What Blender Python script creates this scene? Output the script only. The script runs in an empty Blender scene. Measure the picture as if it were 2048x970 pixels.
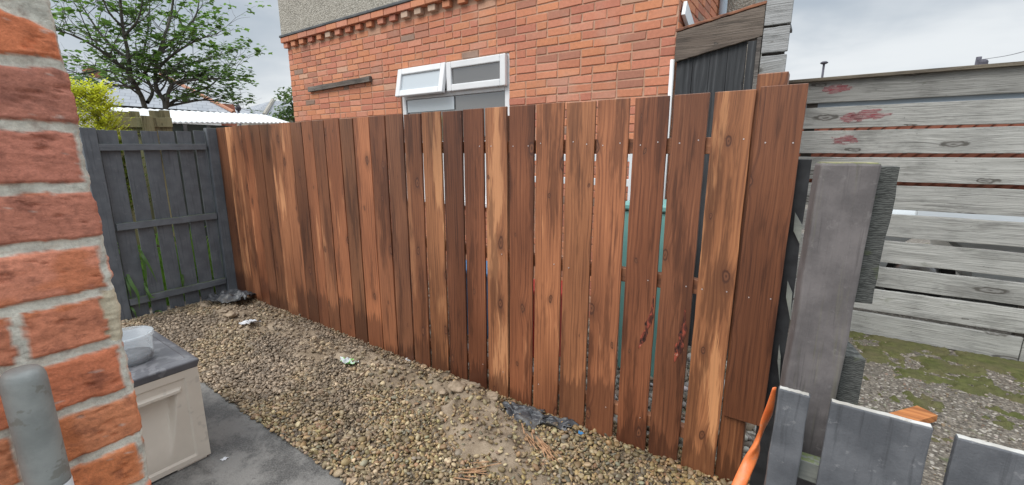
import bpy, math, random
import numpy as np
from math import radians, sin, cos, pi, atan, sqrt
random.seed(7); rng = np.random.default_rng(7)
S = bpy.context.scene
col = S.collection

# ------------------------------------------------------------------ camera
F, PITCH, YAW, EYE = 866.0, atan(180/866.0), radians(34.8), 1.5
cam_d = bpy.data.cameras.new('camera'); cam = bpy.data.objects.new('camera', cam_d); col.objects.link(cam)
cam_d.sensor_fit = 'HORIZONTAL'; cam_d.sensor_width = 36.0; cam_d.lens = 36.0*F/2048.0
cam_d.clip_start = 0.02; cam_d.clip_end = 2000
cam.location = (0, 0, EYE); cam.rotation_euler = (pi/2-PITCH, 0, YAW)
S.camera = cam
# ------------------------------------------------------------------ world
wd = bpy.data.worlds.new('World'); S.world = wd; wd.use_nodes = True
SUN_EL, SUN_AZ = radians(52), radians(200)      # azimuth: direction the light comes from, from +Y clockwise
# ------------------------------------------------------------------ sun (overcast: very soft)
sd = bpy.data.lights.new('sun', 'SUN'); sun = bpy.data.objects.new('sun', sd); col.objects.link(sun)
sd.energy = 1.5; sd.angle = radians(35); sd.color = (1.0, 0.965, 0.92)
sun.rotation_euler = (pi/2-SUN_EL, 0, pi-SUN_AZ); sun.location = (0, 0, 20)
# ------------------------------------------------------------------ exposure
S.view_settings.view_transform = 'Standard'; S.view_settings.look = 'None'
S.view_settings.exposure = 0.65; S.view_settings.gamma = 1.0
S.view_settings.use_curve_mapping = False

# ================================================================== node helper
class NT:
    def __init__(s, tree): s.t = tree; s.n = tree.nodes; s.l = tree.links
    def node(s, typ, **kw):
        n = s.n.new(typ)
        for k, v in kw.items():
            setattr(n, k, v)
        return n
    def put(s, sock, v):
        if isinstance(v, bpy.types.NodeSocket): s.l.new(v, sock)
        elif v is not None:
            if sock.type == 'RGBA' and not hasattr(v, '__len__'): v = (v, v, v, 1)
            elif sock.type == 'RGBA' and len(v) == 3: v = (*v, 1)
            sock.default_value = v
    def m(s, op, a, b=None, c=None, clamp=False):
        n = s.node('ShaderNodeMath', operation=op, use_clamp=clamp)
        for i, v in enumerate((a, b, c)):
            if v is not None: s.put(n.inputs[i], v)
        return n.outputs[0]
    def vm(s, op, a, b=None):
        n = s.node('ShaderNodeVectorMath', operation=op)
        s.put(n.inputs[0], a)
        if b is not None: s.put(n.inputs[3] if op == 'SCALE' else n.inputs[1], b)
        return n.outputs[1] if op in ('LENGTH', 'DISTANCE', 'DOT_PRODUCT') else n.outputs[0]
    def mapping(s, v, scale=(1, 1, 1), loc=(0, 0, 0), rot=(0, 0, 0)):
        n = s.node('ShaderNodeMapping'); s.put(n.inputs[0], v)
        n.inputs['Scale'].default_value = scale; n.inputs['Location'].default_value = loc; n.inputs['Rotation'].default_value = rot
        return n.outputs[0]
    def noise(s, v, scale=5, detail=3, rough=.55, dist=0, out=0):
        n = s.node('ShaderNodeTexNoise'); s.put(n.inputs['Vector'], v)
        s.put(n.inputs['Scale'], scale); n.inputs['Detail'].default_value = detail
        n.inputs['Roughness'].default_value = rough; n.inputs['Distortion'].default_value = dist
        return n.outputs[out]
    def voro(s, v, scale=5, rnd=1, feature='F1', out='Distance', dim='3D'):
        n = s.node('ShaderNodeTexVoronoi', feature=feature, voronoi_dimensions=dim); s.put(n.inputs['Vector'], v)
        n.inputs['Scale'].default_value = scale; n.inputs['Randomness'].default_value = rnd
        return n.outputs[out]
    def step(s, x, a, b, lo=0., hi=1.):
        n = s.node('ShaderNodeMapRange', interpolation_type='SMOOTHSTEP'); s.put(n.inputs[0], x)
        for i, v in enumerate((a, b, lo, hi)): s.put(n.inputs[1+i], v)
        return n.outputs[0]
    def lin(s, x, a, b, lo=0., hi=1.):
        n = s.node('ShaderNodeMapRange'); s.put(n.inputs[0], x)
        for i, v in enumerate((a, b, lo, hi)): s.put(n.inputs[1+i], v)
        return n.outputs[0]
    def mix(s, f, a, b, blend='MIX'):
        n = s.node('ShaderNodeMix', data_type='RGBA', blend_type=blend)
        s.put(n.inputs[0], f); s.put(n.inputs[6], a); s.put(n.inputs[7], b)
        return n.outputs[2]
    def sep(s, v):
        n = s.node('ShaderNodeSeparateXYZ'); s.put(n.inputs[0], v); return n.outputs
    def comb(s, x, y, z):
        n = s.node('ShaderNodeCombineXYZ')
        for i, v in enumerate((x, y, z)): s.put(n.inputs[i], v)
        return n.outputs[0]
    def attr(s, name): return s.node('ShaderNodeAttribute', attribute_name=name)
    def bump(s, h, strength=.4, dist=.01):
        n = s.node('ShaderNodeBump'); n.inputs['Strength'].default_value = strength; n.inputs['Distance'].default_value = dist
        s.put(n.inputs['Height'], h); return n.outputs[0]
    def pos(s, kind='Object'): return s.node('ShaderNodeTexCoord').outputs[kind]
    def wpos(s): return s.node('ShaderNodeNewGeometry').outputs['Position']
    def nz(s): return s.sep(s.node('ShaderNodeNewGeometry').outputs['Normal'])[2]
    def out(s, color, rough=.6, normal=None, **kw):
        p = s.node('ShaderNodeBsdfPrincipled'); s.put(p.inputs['Base Color'], color); s.put(p.inputs['Roughness'], rough)
        if normal is not None: s.put(p.inputs['Normal'], normal)
        for k, v in kw.items(): s.put(p.inputs[k], v)
        o = s.node('ShaderNodeOutputMaterial'); s.l.new(p.outputs[0], o.inputs[0]); return p

def newmat(name):
    m = bpy.data.materials.new(name); m.use_nodes = True; m.node_tree.nodes.clear(); return m, NT(m.node_tree)

# ---- overcast sky with soft cloud banks
wn = NT(wd.node_tree); wd.node_tree.nodes.clear()
sk = wn.node('ShaderNodeTexSky', sky_type='NISHITA', sun_disc=False)
sk.sun_elevation = SUN_EL; sk.sun_rotation = SUN_AZ; sk.dust_density = 3.0; sk.air_density = 1.0
dv = wn.pos('Generated')
dx, dy, dz = wn.sep(dv)
zz = wn.m('MAXIMUM', dz, 0.0)
cl_v = wn.comb(wn.m('DIVIDE', dx, wn.m('ADD', zz, .22)), wn.m('DIVIDE', dy, wn.m('ADD', zz, .22)), wn.m('MULTIPLY', dz, 2.5))
n1 = wn.noise(cl_v, .85, 5, .52, .6)
n2 = wn.noise(wn.mapping(cl_v, (1, 1, 1), (5.3, 2.1, 0)), 2.4, 4, .55, .3)
dens = wn.m('ADD', wn.m('MULTIPLY', n1, .75), wn.m('MULTIPLY', n2, .25))
cl = wn.step(dens, .36, .64)
cloudc = wn.mix(cl, (7.6, 7.9, 8.1), (4.1, 4.7, 5.35))
low = wn.step(dz, 0.0, .30)
cloudc = wn.mix(low, wn.mix(.55, cloudc, (8.0, 8.3, 8.5)), cloudc)
sky_c = wn.mix(.93, sk.outputs[0], cloudc)
gain = wn.lin(zz, .28, 1.0, 1.0, 2.6)          # an overcast sky is brightest overhead
sky_c = wn.vm('SCALE', sky_c, gain)
bg = wn.node('ShaderNodeBackground'); wn.put(bg.inputs[0], sky_c); bg.inputs[1].default_value = 0.072
wo = wn.node('ShaderNodeOutputWorld'); wn.l.new(bg.outputs[0], wo.inputs[0])

# ================================================================== measuring: photo pixel (2048x970) -> point on a plane of the place
_fw = np.array([-sin(YAW)*cos(PITCH), cos(YAW)*cos(PITCH), -sin(PITCH)]); _rt = np.array([cos(YAW), sin(YAW), 0.]); _up = np.cross(_rt, _fw)
_C = np.array([0, 0, EYE])
def ray(x, y): return _fw*F+_rt*(x-1024)+_up*(485-y)
def on_y(x, y, c): r = ray(x, y); return _C+r*(c/r[1])
def on_x(x, y, c): r = ray(x, y); return _C+r*(c/r[0])
def on_z(x, y, c=0.): r = ray(x, y); return _C+r*((c-EYE)/r[2])

# ================================================================== mesh helpers
class MB:
    def __init__(s): s.v = []; s.f = []; s.c = []; s.cur = (1, 1, 1, 1)
    def add(s, vs, fs, c=None):
        o = len(s.v); s.v += [tuple(map(float, p)) for p in vs]; s.f += [tuple(i+o for i in f) for f in fs]
        s.c += [c or s.cur]*len(vs)
    def box(s, lo, hi, c=None):
        x0, y0, z0 = lo; x1, y1, z1 = hi
        s.add([(x0,y0,z0),(x1,y0,z0),(x1,y1,z0),(x0,y1,z0),(x0,y0,z1),(x1,y0,z1),(x1,y1,z1),(x0,y1,z1)],
              [(0,3,2,1),(4,5,6,7),(0,1,5,4),(1,2,6,5),(2,3,7,6),(3,0,4,7)], c)
    def plank(s, p0, p1, w, t, n=10, jit=.001, seed=0, e0=None, e1=None):
        """a sawn length: p0->p1 axis, w/t half-width and half-thickness vectors; edges wander a little"""
        r = random.Random(seed); p0, p1, w, t = [np.array(a, float) for a in (p0, p1, w, t)]
        vs = []; dw = np.linalg.norm(w); bow = r.uniform(-1, 1)*jit*1.5
        for i in range(n+1):
            u = i/n; c = p0+(p1-p0)*u + (t/np.linalg.norm(t))*bow*sin(pi*u)
            a = w*(1+r.uniform(-1, 1)*jit/dw); b = w*(1+r.uniform(-1, 1)*jit/dw)
            vs += [c-a-t, c+b-t, c+b+t, c-a+t]
        fs = [(0, 3, 2, 1), (4*n, 4*n+1, 4*n+2, 4*n+3)]
        for i in range(n):
            for k in range(4):
                a = 4*i+k; b = 4*i+(k+1) % 4
                fs.append((a, b, b+4, a+4))
        if np.dot(np.cross(w, t), p1-p0) < 0: fs = [f[::-1] for f in fs]
        s.add(vs, fs)
    def tube(s, pts, rad, n=8, cap=True, flat=1.0, c=None):
        pts = [np.array(p, float) for p in pts]; m = len(pts)
        if not hasattr(rad, '__len__'): rad = [rad]*m
        vs = []; u = None
        for i, p in enumerate(pts):
            d = pts[min(i+1, m-1)]-pts[max(i-1, 0)]; d = d/(np.linalg.norm(d)+1e-9)
            if u is None: u = np.cross(d, (0, 0, 1) if abs(d[2]) < .9 else (1, 0, 0))
            u = u-d*np.dot(u, d); u /= np.linalg.norm(u)+1e-9; w = np.cross(d, u)
            for k in range(n):
                a = 2*pi*k/n; vs.append(p+(u*cos(a)+w*sin(a)*flat)*rad[i])
        fs = [(i*n+k, i*n+(k+1) % n, (i+1)*n+(k+1) % n, (i+1)*n+k) for i in range(m-1) for k in range(n)]
        if cap: fs += [tuple(range(n))[::-1], tuple(range((m-1)*n, m*n))]
        s.add(vs, fs, c)
    def lathe(s, o, prof, n=24, c=None):
        vs = [(o[0]+r*cos(2*pi*k/n), o[1]+r*sin(2*pi*k/n), o[2]+z) for r, z in prof for k in range(n)]
        fs = [(i*n+k, i*n+(k+1) % n, (i+1)*n+(k+1) % n, (i+1)*n+k) for i in range(len(prof)-1) for k in range(n)]
        s.add(vs, fs, c)
    def extrude(s, poly, d, c=None):
        """poly: list of 3D points in one plane; d: depth vector"""
        n = len(poly); poly = [np.array(p, float) for p in poly]; d = np.array(d, float)
        nrm = sum((np.cross(poly[i]-poly[0], poly[(i+1) % n]-poly[0]) for i in range(1, n-1)), np.zeros(3))
        fs = [tuple(range(n)), tuple(range(n, 2*n))[::-1]]+[((i+1) % n, i, n+i, n+(i+1) % n) for i in range(n)]
        if np.dot(nrm, d) > 0: fs = [f[::-1] for f in fs]
        s.add(poly+[p+d for p in poly], fs, c)
    def build(s, name, mat, parent=None, origin=None, bevel=0, seg=2, smooth=False, color=None, attr=False):
        return mesh_obj(name, np.array(s.v), s.f, mat, parent, origin, bevel, seg, smooth, color, np.array(s.c) if attr else None)

def wloc(o):
    l = np.array(o.location, float)
    while o.parent: o = o.parent; l = l+np.array(o.location, float)
    return l
def mesh_obj(name, v, f, mat, parent=None, origin=None, bevel=0, seg=2, smooth=False, color=None, vcol=None):
    if origin is None: origin = wloc(parent) if parent else np.zeros(3)
    origin = np.array(origin, float)
    me = bpy.data.meshes.new(name); v = np.asarray(v, float)-origin
    if isinstance(f, np.ndarray):
        nf, k = f.shape
        me.vertices.add(len(v)); me.vertices.foreach_set('co', v.astype(np.float32).ravel())
        me.loops.add(nf*k); me.loops.foreach_set('vertex_index', f.astype(np.int32).ravel())
        me.polygons.add(nf); me.polygons.foreach_set('loop_start', np.arange(0, nf*k, k, dtype=np.int32))
        me.update(calc_edges=True); me.validate()
    else: me.from_pydata(v.tolist(), [], f); me.update()
    if vcol is not None:
        a = me.color_attributes.new('tint', 'FLOAT_COLOR', 'POINT'); a.data.foreach_set('color', np.asarray(vcol, np.float32).ravel())
    if smooth: me.polygons.foreach_set('use_smooth', np.ones(len(me.polygons), bool))
    me.materials.append(mat)
    o = bpy.data.objects.new(name, me); col.objects.link(o)
    if parent: o.parent = parent; o.location = origin-wloc(parent)
    else: o.location = origin
    if color: o.color = color
    if bevel:
        b = o.modifiers.new('edge', 'BEVEL'); b.width = bevel; b.segments = seg; b.limit_method = 'ANGLE'; b.angle_limit = radians(35)
    return o
def tag(o, label=None, cat=None, group=None, kind=None):
    if label: o['label'] = label
    if cat: o['category'] = cat
    if group: o['group'] = group
    if kind: o['kind'] = kind
    return o
def thing(name, label, cat, loc=(0, 0, 0), group=None):
    o = bpy.data.objects.new(name, None); col.objects.link(o); o.location = loc; o.empty_display_size = .1
    return tag(o, label, cat, group)

def _h(ix, iy, seed):
    h = (ix.astype(np.int64)*374761393+iy.astype(np.int64)*668265263+seed*1442695041) & 0xFFFFFFFF
    h = ((h ^ (h >> 13))*1274126177) & 0xFFFFFFFF
    return ((h ^ (h >> 16)) & 0xFFFF)/65535.
def vn(x, y, seed=0):
    ix, iy = np.floor(x), np.floor(y); fx, fy = x-ix, y-iy; fx = fx*fx*(3-2*fx); fy = fy*fy*(3-2*fy)
    a, b, c, d = _h(ix, iy, seed), _h(ix+1, iy, seed), _h(ix, iy+1, seed), _h(ix+1, iy+1, seed)
    return (a*(1-fx)+b*fx)*(1-fy)+(c*(1-fx)+d*fx)*fy
def fbm(x, y, seed=0, o=4):
    x = np.asarray(x, float); y = np.asarray(y, float); t = 0; a = .5; 
    for i in range(o): t = t+a*vn(x, y, seed+i); x = x*2.03; y = y*2.03; a *= .5
    return t/(1-.5**o)
def sst(x, a, b): t = np.clip((x-a)/(b-a), 0, 1); return t*t*(3-2*t)
def grid_faces(nu, nv):
    i = np.arange(nu-1)[:, None]*nv+np.arange(nv-1)[None, :]
    return np.stack([i, i+nv, i+nv+1, i+1], -1).reshape(-1, 4)

# ================================================================== materials
def wood(name, long, dark, mid, light, knotc, use_tint=False, grain=60, knots=(5.5, 2.6), rough=.65, bump=.35, crack=0., damp=False, patch=True, ringamp=2.6, con=1., saww=.07, ksize=.105, grime=False, kmin=.30):
    """boards: streaky grain that flows round knots; each board object gets its own offset (and tint)"""
    m, n = newmat(name); P = n.pos('Object'); oi = n.node('ShaderNodeObjectInfo')
    rnd = oi.outputs['Random']; x, y, z = n.sep(P)
    if long == 'Z': u, v, w3 = x, z, y
    elif long == 'X': u, v, w3 = z, x, y
    elif long == 'YZ': u, v, w3 = y, z, x          # board standing in an x = const plane
    elif long == 'Y': u, v, w3 = z, y, x
    u = n.m('ADD', u, n.m('MULTIPLY', w3, .8))
    u2 = n.m('ADD', u, n.m('MULTIPLY', rnd, 37.)); v2 = n.m('ADD', v, n.m('MULTIPLY', rnd, 91.))
    kv = n.comb(n.m('MULTIPLY', u2, knots[0]), n.m('MULTIPLY', v2, knots[1]), 0.)
    kv = n.vm('ADD', kv, n.vm('SCALE', n.noise(n.comb(u2, v2, 0.), 14, 2, out=1), .12))
    d = n.voro(kv, 1.0, .85, dim='2D')
    kr = n.sep(n.voro(kv, 1.0, .85, out='Color', dim='2D'))[0]; ksz = n.lin(kr, kmin, 1., 0., 1.)
    dd = n.m('DIVIDE', d, n.m('ADD', n.m('MULTIPLY', ksz, ksize), .012))
    warp = n.noise(n.comb(n.m('MULTIPLY', u2, 3.), n.m('MULTIPLY', v2, 1.3), 0.), 1.0, 2)
    ring = n.m('MULTIPLY', n.m('POWER', 2.718, n.m('MULTIPLY', n.m('MULTIPLY', d, d), -26.)), n.m('MULTIPLY', ksz, ringamp*1.5))
    g = n.m('ADD', n.m('MULTIPLY', u2, grain), n.m('ADD', n.m('MULTIPLY', warp, 5.), ring))
    gv = n.comb(g, n.m('MULTIPLY', v2, 2.0), 0.)
    streak = n.noise(gv, 1.0, 4, .6)
    fine = n.noise(n.comb(n.m('MULTIPLY', g, 4.), n.m('MULTIPLY', v2, 9.), 0.), 1.0, 3, .6)
    saw = n.m('SINE', n.m('MULTIPLY', g, 2.6))
    f = n.m('ADD', n.m('MULTIPLY', streak, .62), n.m('ADD', n.m('MULTIPLY', fine, .3), n.m('MULTIPLY', saw, saww)))
    f = n.m('ADD', .5, n.m('MULTIPLY', n.m('SUBTRACT', f, .5), con))
    c = n.mix(n.step(f, .30, .52), dark, mid); c = n.mix(n.step(f, .50, .70), c, light)
    if patch:
        # stain that has soaked in unevenly: ragged, drawn out along the grain
        pn = n.noise(n.comb(n.m('MULTIPLY', u2, 9.), n.m('MULTIPLY', v2, 1.15), 0.), 1.0, 3, .55)
        pn = n.m('ADD', pn, n.m('MULTIPLY', n.m('SUBTRACT', fine, .5), .28))
        amt = oi.outputs['Alpha']
        th = n.m('SUBTRACT', .80, n.m('MULTIPLY', amt, .55))
        pm = n.step(pn, th, n.m('ADD', th, .05))
        c = n.mix(n.m('MULTIPLY', pm, .8), c, n.mix(.75, c, tuple(min(1, k*1.18) for k in light)))
        dn = n.noise(n.comb(n.m('MULTIPLY', u2, 11.), n.m('MULTIPLY', v2, 1.0), 4.), 1.0, 5, .66)
        c = n.mix(n.step(dn, .52, .60, 0., .58), c, tuple(k*.62 for k in dark))
        zn = n.noise(n.comb(n.m('MULTIPLY', u2, 2.2), n.m('MULTIPLY', v2, .7), 8.), 1.0, 2, .5); c = n.mix(1., c, n.mix(n.step(zn, .32, .68), (.66, .62, .60), (1.22, 1.22, 1.2)), 'MULTIPLY')
    if grime:
        q = n.noise(n.comb(n.m('MULTIPLY', u2, 5.), n.m('MULTIPLY', v2, 1.7), 2.), 1.0, 5, .7); c = n.mix(n.step(q, .50, .68, 0., .6), c, tuple(k*.62 for k in dark))
        q = n.noise(n.comb(n.m('MULTIPLY', u2, 9.), n.m('MULTIPLY', v2, 4.), 6.), 1.0, 5, .7); c = n.mix(n.step(q, .60, .70, 0., .5), c, (.20, .215, .15))
        q = n.noise(n.comb(n.m('MULTIPLY', u2, 40.), n.m('MULTIPLY', v2, 70.), 6.), 1.0, 2, .5); c = n.mix(n.step(q, .70, .76, 0., .7), c, tuple(k*.4 for k in dark))
    if damp:
        hn = n.noise(n.comb(n.m('MULTIPLY', u2, 55.), n.m('MULTIPLY', v2, 2.), 0.), 1.0, 3)
        hgt = n.m('ADD', v, n.m('MULTIPLY', n.m('SUBTRACT', hn, .5), .42))
        lim = n.m('MULTIPLY', n.m('FRACT', n.m('MULTIPLY', rnd, 13.7)), .34)
        dm = n.step(hgt, n.m('ADD', lim, .02), n.m('SUBTRACT', lim, .02), 0., .62)
        c = n.mix(dm, c, tuple(k*.62 for k in dark))
    if use_tint: c = n.mix(1., c, oi.outputs['Color'], 'MULTIPLY')
    halo = n.m('MULTIPLY', n.step(dd, 2.8, .8), n.m('ADD', .12, n.m('MULTIPLY', ksz, .38))); c = n.mix(halo, c, tuple(k*.8 for k in dark))
    kn = n.step(n.m('ADD', dd, n.m('MULTIPLY', n.m('SUBTRACT', fine, .5), .5)), 1.05, .80); c = n.mix(n.m('MULTIPLY', kn, .85), c, knotc)
    c = n.mix(n.m('MULTIPLY', n.step(n.m('ABSOLUTE', n.m('SUBTRACT', dd, .38)), .30, .05), .55), c, tuple(k*.9 for k in mid))
    h = n.m('ADD', f, n.m('MULTIPLY', kn, -.3))
    if crack:
        cr = n.noise(n.comb(n.m('MULTIPLY', g, 1.6), n.m('MULTIPLY', v2, 1.4), 9.), 1.0, 2, .5)
        cm = n.step(n.m('ABSOLUTE', n.m('SUBTRACT', cr, .5)), .022, .006, 0., crack)
        c = n.mix(cm, c, tuple(k*.25 for k in dark)); h = n.m('SUBTRACT', h, n.m('MULTIPLY', cm, .8))
    n.out(c, n.lin(f, .3, .7, rough+.08, rough-.08), n.bump(h, bump, .006))
    return m
M = {}
M['stain'] = wood('stained softwood', 'Z', (.115, .042, .022), (.300, .122, .058), (.49, .236, .118), (.07, .026, .016), True, damp=True, rough=.42, grain=130, con=.82, kmin=.12, saww=.03, bump=.25)
M['stain_x'] = wood('stained softwood rail', 'X', (.10, .035, .02), (.22, .085, .04), (.36, .16, .08), (.05, .02, .012), rough=.6)
M['weather_x'] = wood('weathered scaffold board', 'X', (.32, .315, .295), (.54, .535, .51), (.72, .72, .69), (.09, .082, .07), True, grain=170, knots=(4.2, 1.1), crack=.6, rough=.85, bump=.6, con=1.05, saww=.02, patch=False, ringamp=4.5, ksize=.13, grime=True)
M['weather_d'] = wood('dirty weathered fascia', 'X', (.11, .094, .082), (.20, .175, .155), (.33, .305, .28), (.05, .044, .038), True, grain=150, knots=(3.0, 1.3), crack=.8, con=.9, saww=.03, ringamp=6., rough=.8, bump=.5)
M['shed_dark'] = wood('dark stained boarding', 'Z', (.020, .022, .025), (.034, .037, .041), (.075, .08, .086), (.012, .012, .013), grain=60, patch=False, rough=.7, bump=.4)
M['olive'] = wood('mossy pale timber', 'YZ', (.12, .12, .055), (.24, .235, .12), (.38, .36, .22), (.07, .07, .04), grain=40, rough=.8)
M['offcut'] = wood('fresh orange timber', 'X', (.38, .13, .04), (.56, .22, .07), (.66, .30, .11), (.2, .07, .03), rough=.6)

def paint(name, c1, c2, axis, wear, rough=.5, moss=True, grain=70, bump=.35, scuff=.5, lichen=0., saw=False):
    m, n = newmat(name); P = n.pos('Object'); x, y, z = n.sep(P); W = n.wpos()
    oi = n.node('ShaderNodeObjectInfo'); r = n.m('MULTIPLY', oi.outputs['Random'], 31.)
    u, v = {'Z': (n.m('ADD', x, y), z), 'X': (n.m('ADD', z, y), x), 'Y': (n.m('ADD', z, x), y)}[axis]
    gv = n.comb(n.m('ADD', n.m('MULTIPLY', u, grain), r), n.m('ADD', n.m('MULTIPLY', v, 3.), r), 0.)
    g = n.noise(gv, 1., 4, .65, .4); f = n.noise(W, 160, 2, .6); b = n.noise(W, 9, 4, .6)
    c = n.mix(n.step(b, .35, .68), c1, c2); c = n.mix(n.step(g, .52, .70, 0., .55), c, tuple(k*.55 for k in c1))
    sc = n.noise(n.vm('ADD', W, n.vm('SCALE', n.noise(W, 30, 2, out=1), .02)), 26, 5, .7)
    c = n.mix(n.step(sc, .60, .67, 0., scuff), c, wear)
    if lichen:
        c = n.mix(n.m('MULTIPLY', n.step(n.noise(gv, .5, 4, .7), .56, .66), lichen), c, (.30, .30, .12))
    if moss:
        nz = n.nz(); mm = n.m('MULTIPLY', n.step(nz, .55, .9), n.step(n.noise(W, 40, 3, .6), .40, .55))
        c = n.mix(n.m('MULTIPLY', mm, .75), c, (.10, .13, .03))
    h = n.m('ADD', n.m('MULTIPLY', g, .8), n.m('MULTIPLY', f, .25))
    if saw:
        sw = n.noise(n.comb(0., 0., n.m('ADD', n.m('MULTIPLY', z, 9.), n.m('MULTIPLY', n.noise(W, 14, 3), .12))), 1., 1, .5); sl = n.step(n.m('ABSOLUTE', n.m('SUBTRACT', sw, .55)), .014, .003)
        c = n.mix(n.m('MULTIPLY', sl, .12), c, (.06, .055, .055)); h = n.m('SUBTRACT', h, n.m('MULTIPLY', sl, .25))
    n.out(c, n.lin(b, .3, .7, rough-.08, rough+.12), n.bump(h, bump, .004)); return m
M['gate_z'] = paint('slate grey fence paint', (.100, .111, .126), (.138, .151, .168), 'Z', (.20, .21, .225), .62, scuff=.35)
M['gate_y'] = paint('slate grey rail paint', (.115, .127, .143), (.155, .169, .187), 'Y', (.20, .21, .21), .6, scuff=.3)
M['post'] = paint('purple grey post paint', (.112, .102, .102), (.180, .164, .162), 'Z', (.22, .205, .20), .72, grain=70, bump=.7, scuff=.5, lichen=.10, saw=False)
M['picket'] = paint('grey picket paint', (.088, .094, .105), (.140, .147, .160), 'Z', (.23, .235, .245), .72, moss=False, grain=60, bump=.9, scuff=.6)
M['cut'] = paint('chipped pale end grain', (.42, .40, .36), (.62, .62, .60), 'X', (.25, .2, .14), .8, moss=False, grain=20)
M['railmoss'] = paint('mossy rail', (.13, .14, .13), (.24, .25, .22), 'X', (.10, .14, .04), .8, scuff=.7)
def sawn():
    m, n = newmat('rough sawn grey end'); P = n.pos('Object'); x, y, z = n.sep(P)
    wv = n.m('ADD', n.m('MULTIPLY', z, 1150.), n.m('MULTIPLY', n.noise(P, 30, 4), 26.))
    s_ = n.m('SINE', wv); f = n.noise(n.mapping(P, (60, 60, 260)), 1., 3, .6)
    a = n.m('ADD', n.m('MULTIPLY', s_, .13), f)
    c = n.mix(n.step(a, .3, .72), (.04, .043, .04), (.125, .13, .122)); c = n.mix(n.step(n.noise(P, 22, 3), .6, .7, 0., .5), c, (.09, .11, .05))
    n.out(c, .88, n.bump(a, .45, .004)); return m
M['sawn'] = sawn()

def tinted(name, rough=.7, nscale=60, namt=.35, bump=.3, bdist=.004, bscale=None, spec=.4, stain=None, wet=0.):
    """colour from the mesh's own tint attribute, broken up by noise"""
    m, n = newmat(name); W = n.wpos(); a = n.attr('tint').outputs['Color']
    f = n.noise(W, nscale, 4, .65)
    c = n.mix(1., a, n.mix(f, (1-namt,)*3, (1+namt,)*3), 'MULTIPLY')
    if stain: c = n.mix(n.step(n.noise(W, stain[0], 4, .6), .52, .72, 0., stain[1]), c, stain[2])
    n.out(c, rough, n.bump(n.noise(W, bscale or nscale*2, 4, .65), bump, bdist), **{'Specular IOR Level': spec}); return m
M['brick_near'] = tinted('weathered brick and mortar', .85, 190, .42, .65, .0024, 360, .25, (38, .5, (.16, .055, .04)))
M['house_brick'] = tinted('red house brick', .85, 45, .25, .3, .003, 130, .25, (2.2, .25, (.55, .40, .32)))
M['pebble'] = tinted('river pebbles', .55, 130, .35, .2, .001, 400, .4)
M['chips'] = tinted('stone chippings', .8, 90, .3, .2, .001, 300, .3)

def simple(name, c1, c2, scale=8, rough=.6, bump=0., bscale=60, detail=4, dist=.004, spots=None, **kw):
    m, n = newmat(name); W = n.pos('Object')
    c = n.mix(n.step(n.noise(W, scale, detail, .6), .32, .68), c1, c2)
    if spots: c = n.mix(n.step(n.noise(W, spots[0], 3, .6), spots[1], spots[1]+.06, 0., spots[3]), c, spots[2])
    nm = n.bump(n.noise(W, bscale, 4, .65), bump, dist) if bump else None
    n.out(c, rough, nm, **kw); return m
M['mortar'] = simple('old mortar', (.46, .27, .18), (.54, .34, .24), 14, .9, .4)
M['upvc'] = simple('white plastic window frame', (.74, .76, .77), (.82, .83, .84), 3, .35)
M['white_metal'] = simple('white painted metal', (.70, .74, .76), (.80, .83, .85), 2, .45)
M['beige'] = simple('beige box plastic', (.60, .54, .455), (.68, .615, .52), 4, .5, .12, 260, dist=.001, spots=(9, .60, (.40, .36, .31), .45))
M['lid'] = simple('dark grey lid plastic', (.085, .085, .095), (.13, .13, .14), 7, .42, .25, 120, dist=.002, spots=(16, .55, (.22, .22, .23), .5))
M['lead'] = simple('dark lead flashing', (.06, .065, .07), (.11, .115, .12), 8, .6)
M['tube'] = simple('dull grey metal', (.25, .265, .255), (.35, .365, .35), 22, .55, .25, 300, dist=.0015, spots=(45, .58, (.20, .19, .16), .6), Metallic=.25)
M['orange'] = simple('orange plastic', (.80, .17, .045), (.88, .25, .08), 14, .38, .3, 40, spots=(30, .58, (.62, .30, .18), .5))
M['membrane'] = simple('black membrane', (.035, .037, .042), (.075, .079, .087), 20, .33, .6, 70, dist=.006, spots=(12, .56, (.12, .115, .105), .6))
M['black'] = simple('dark gap black', (.012, .013, .015), (.03, .032, .035), 12, .55)
M['steel'] = simple('screw steel', (.75, .77, .8), (.85, .86, .88), 50, .3, Metallic=.8)
M['slate'] = None
M['terracotta'] = simple('terracotta ridge', (.32, .13, .075), (.42, .21, .13), 6, .8)
M['trellis'] = simple('red brown trellis', (.27, .085, .05), (.36, .13, .08), 9, .7)
M['bluegrey'] = simple('blue grey cladding', (.30, .36, .42), (.36, .42, .48), 3, .6)
M['teal'] = simple('teal plastic', (.16, .40, .38), (.20, .46, .43), 5, .4)
M['blue'] = simple('blue plastic', (.04, .20, .42), (.06, .25, .50), 5, .4)
M['red'] = simple('red plastic', (.45, .03, .03), (.55, .05, .05), 5, .4)
M['rubber'] = simple('tyre rubber', (.015, .015, .016), (.03, .03, .03), 9, .8)
M['carpaint'] = simple('silver white car paint', (.62, .68, .70), (.68, .74, .76), 1, .25, **{'Coat Weight': .6})
M['glass_dark'] = simple('dark window glass', (.05, .055, .055), (.08, .085, .085), 2, .08, **{'Specular IOR Level': .9})
M['shed_wall'] = simple('dark green shed wall', (.018, .030, .028), (.035, .050, .046), 5, .6)
M['bark'] = simple('grey brown bark', (.055, .05, .045), (.13, .12, .105), 9, .9, .6, 30, dist=.02)
M['stone'] = simple('clod of earth', (.22, .165, .11), (.36, .28, .20), 40, .9, .6, 120)
M['splinter'] = simple('wood splinters', (.30, .16, .08), (.46, .28, .16), 30, .8)
M['dark_pole'] = simple('dark grey metal', (.05, .05, .065), (.09, .085, .11), 5, .6)
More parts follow.
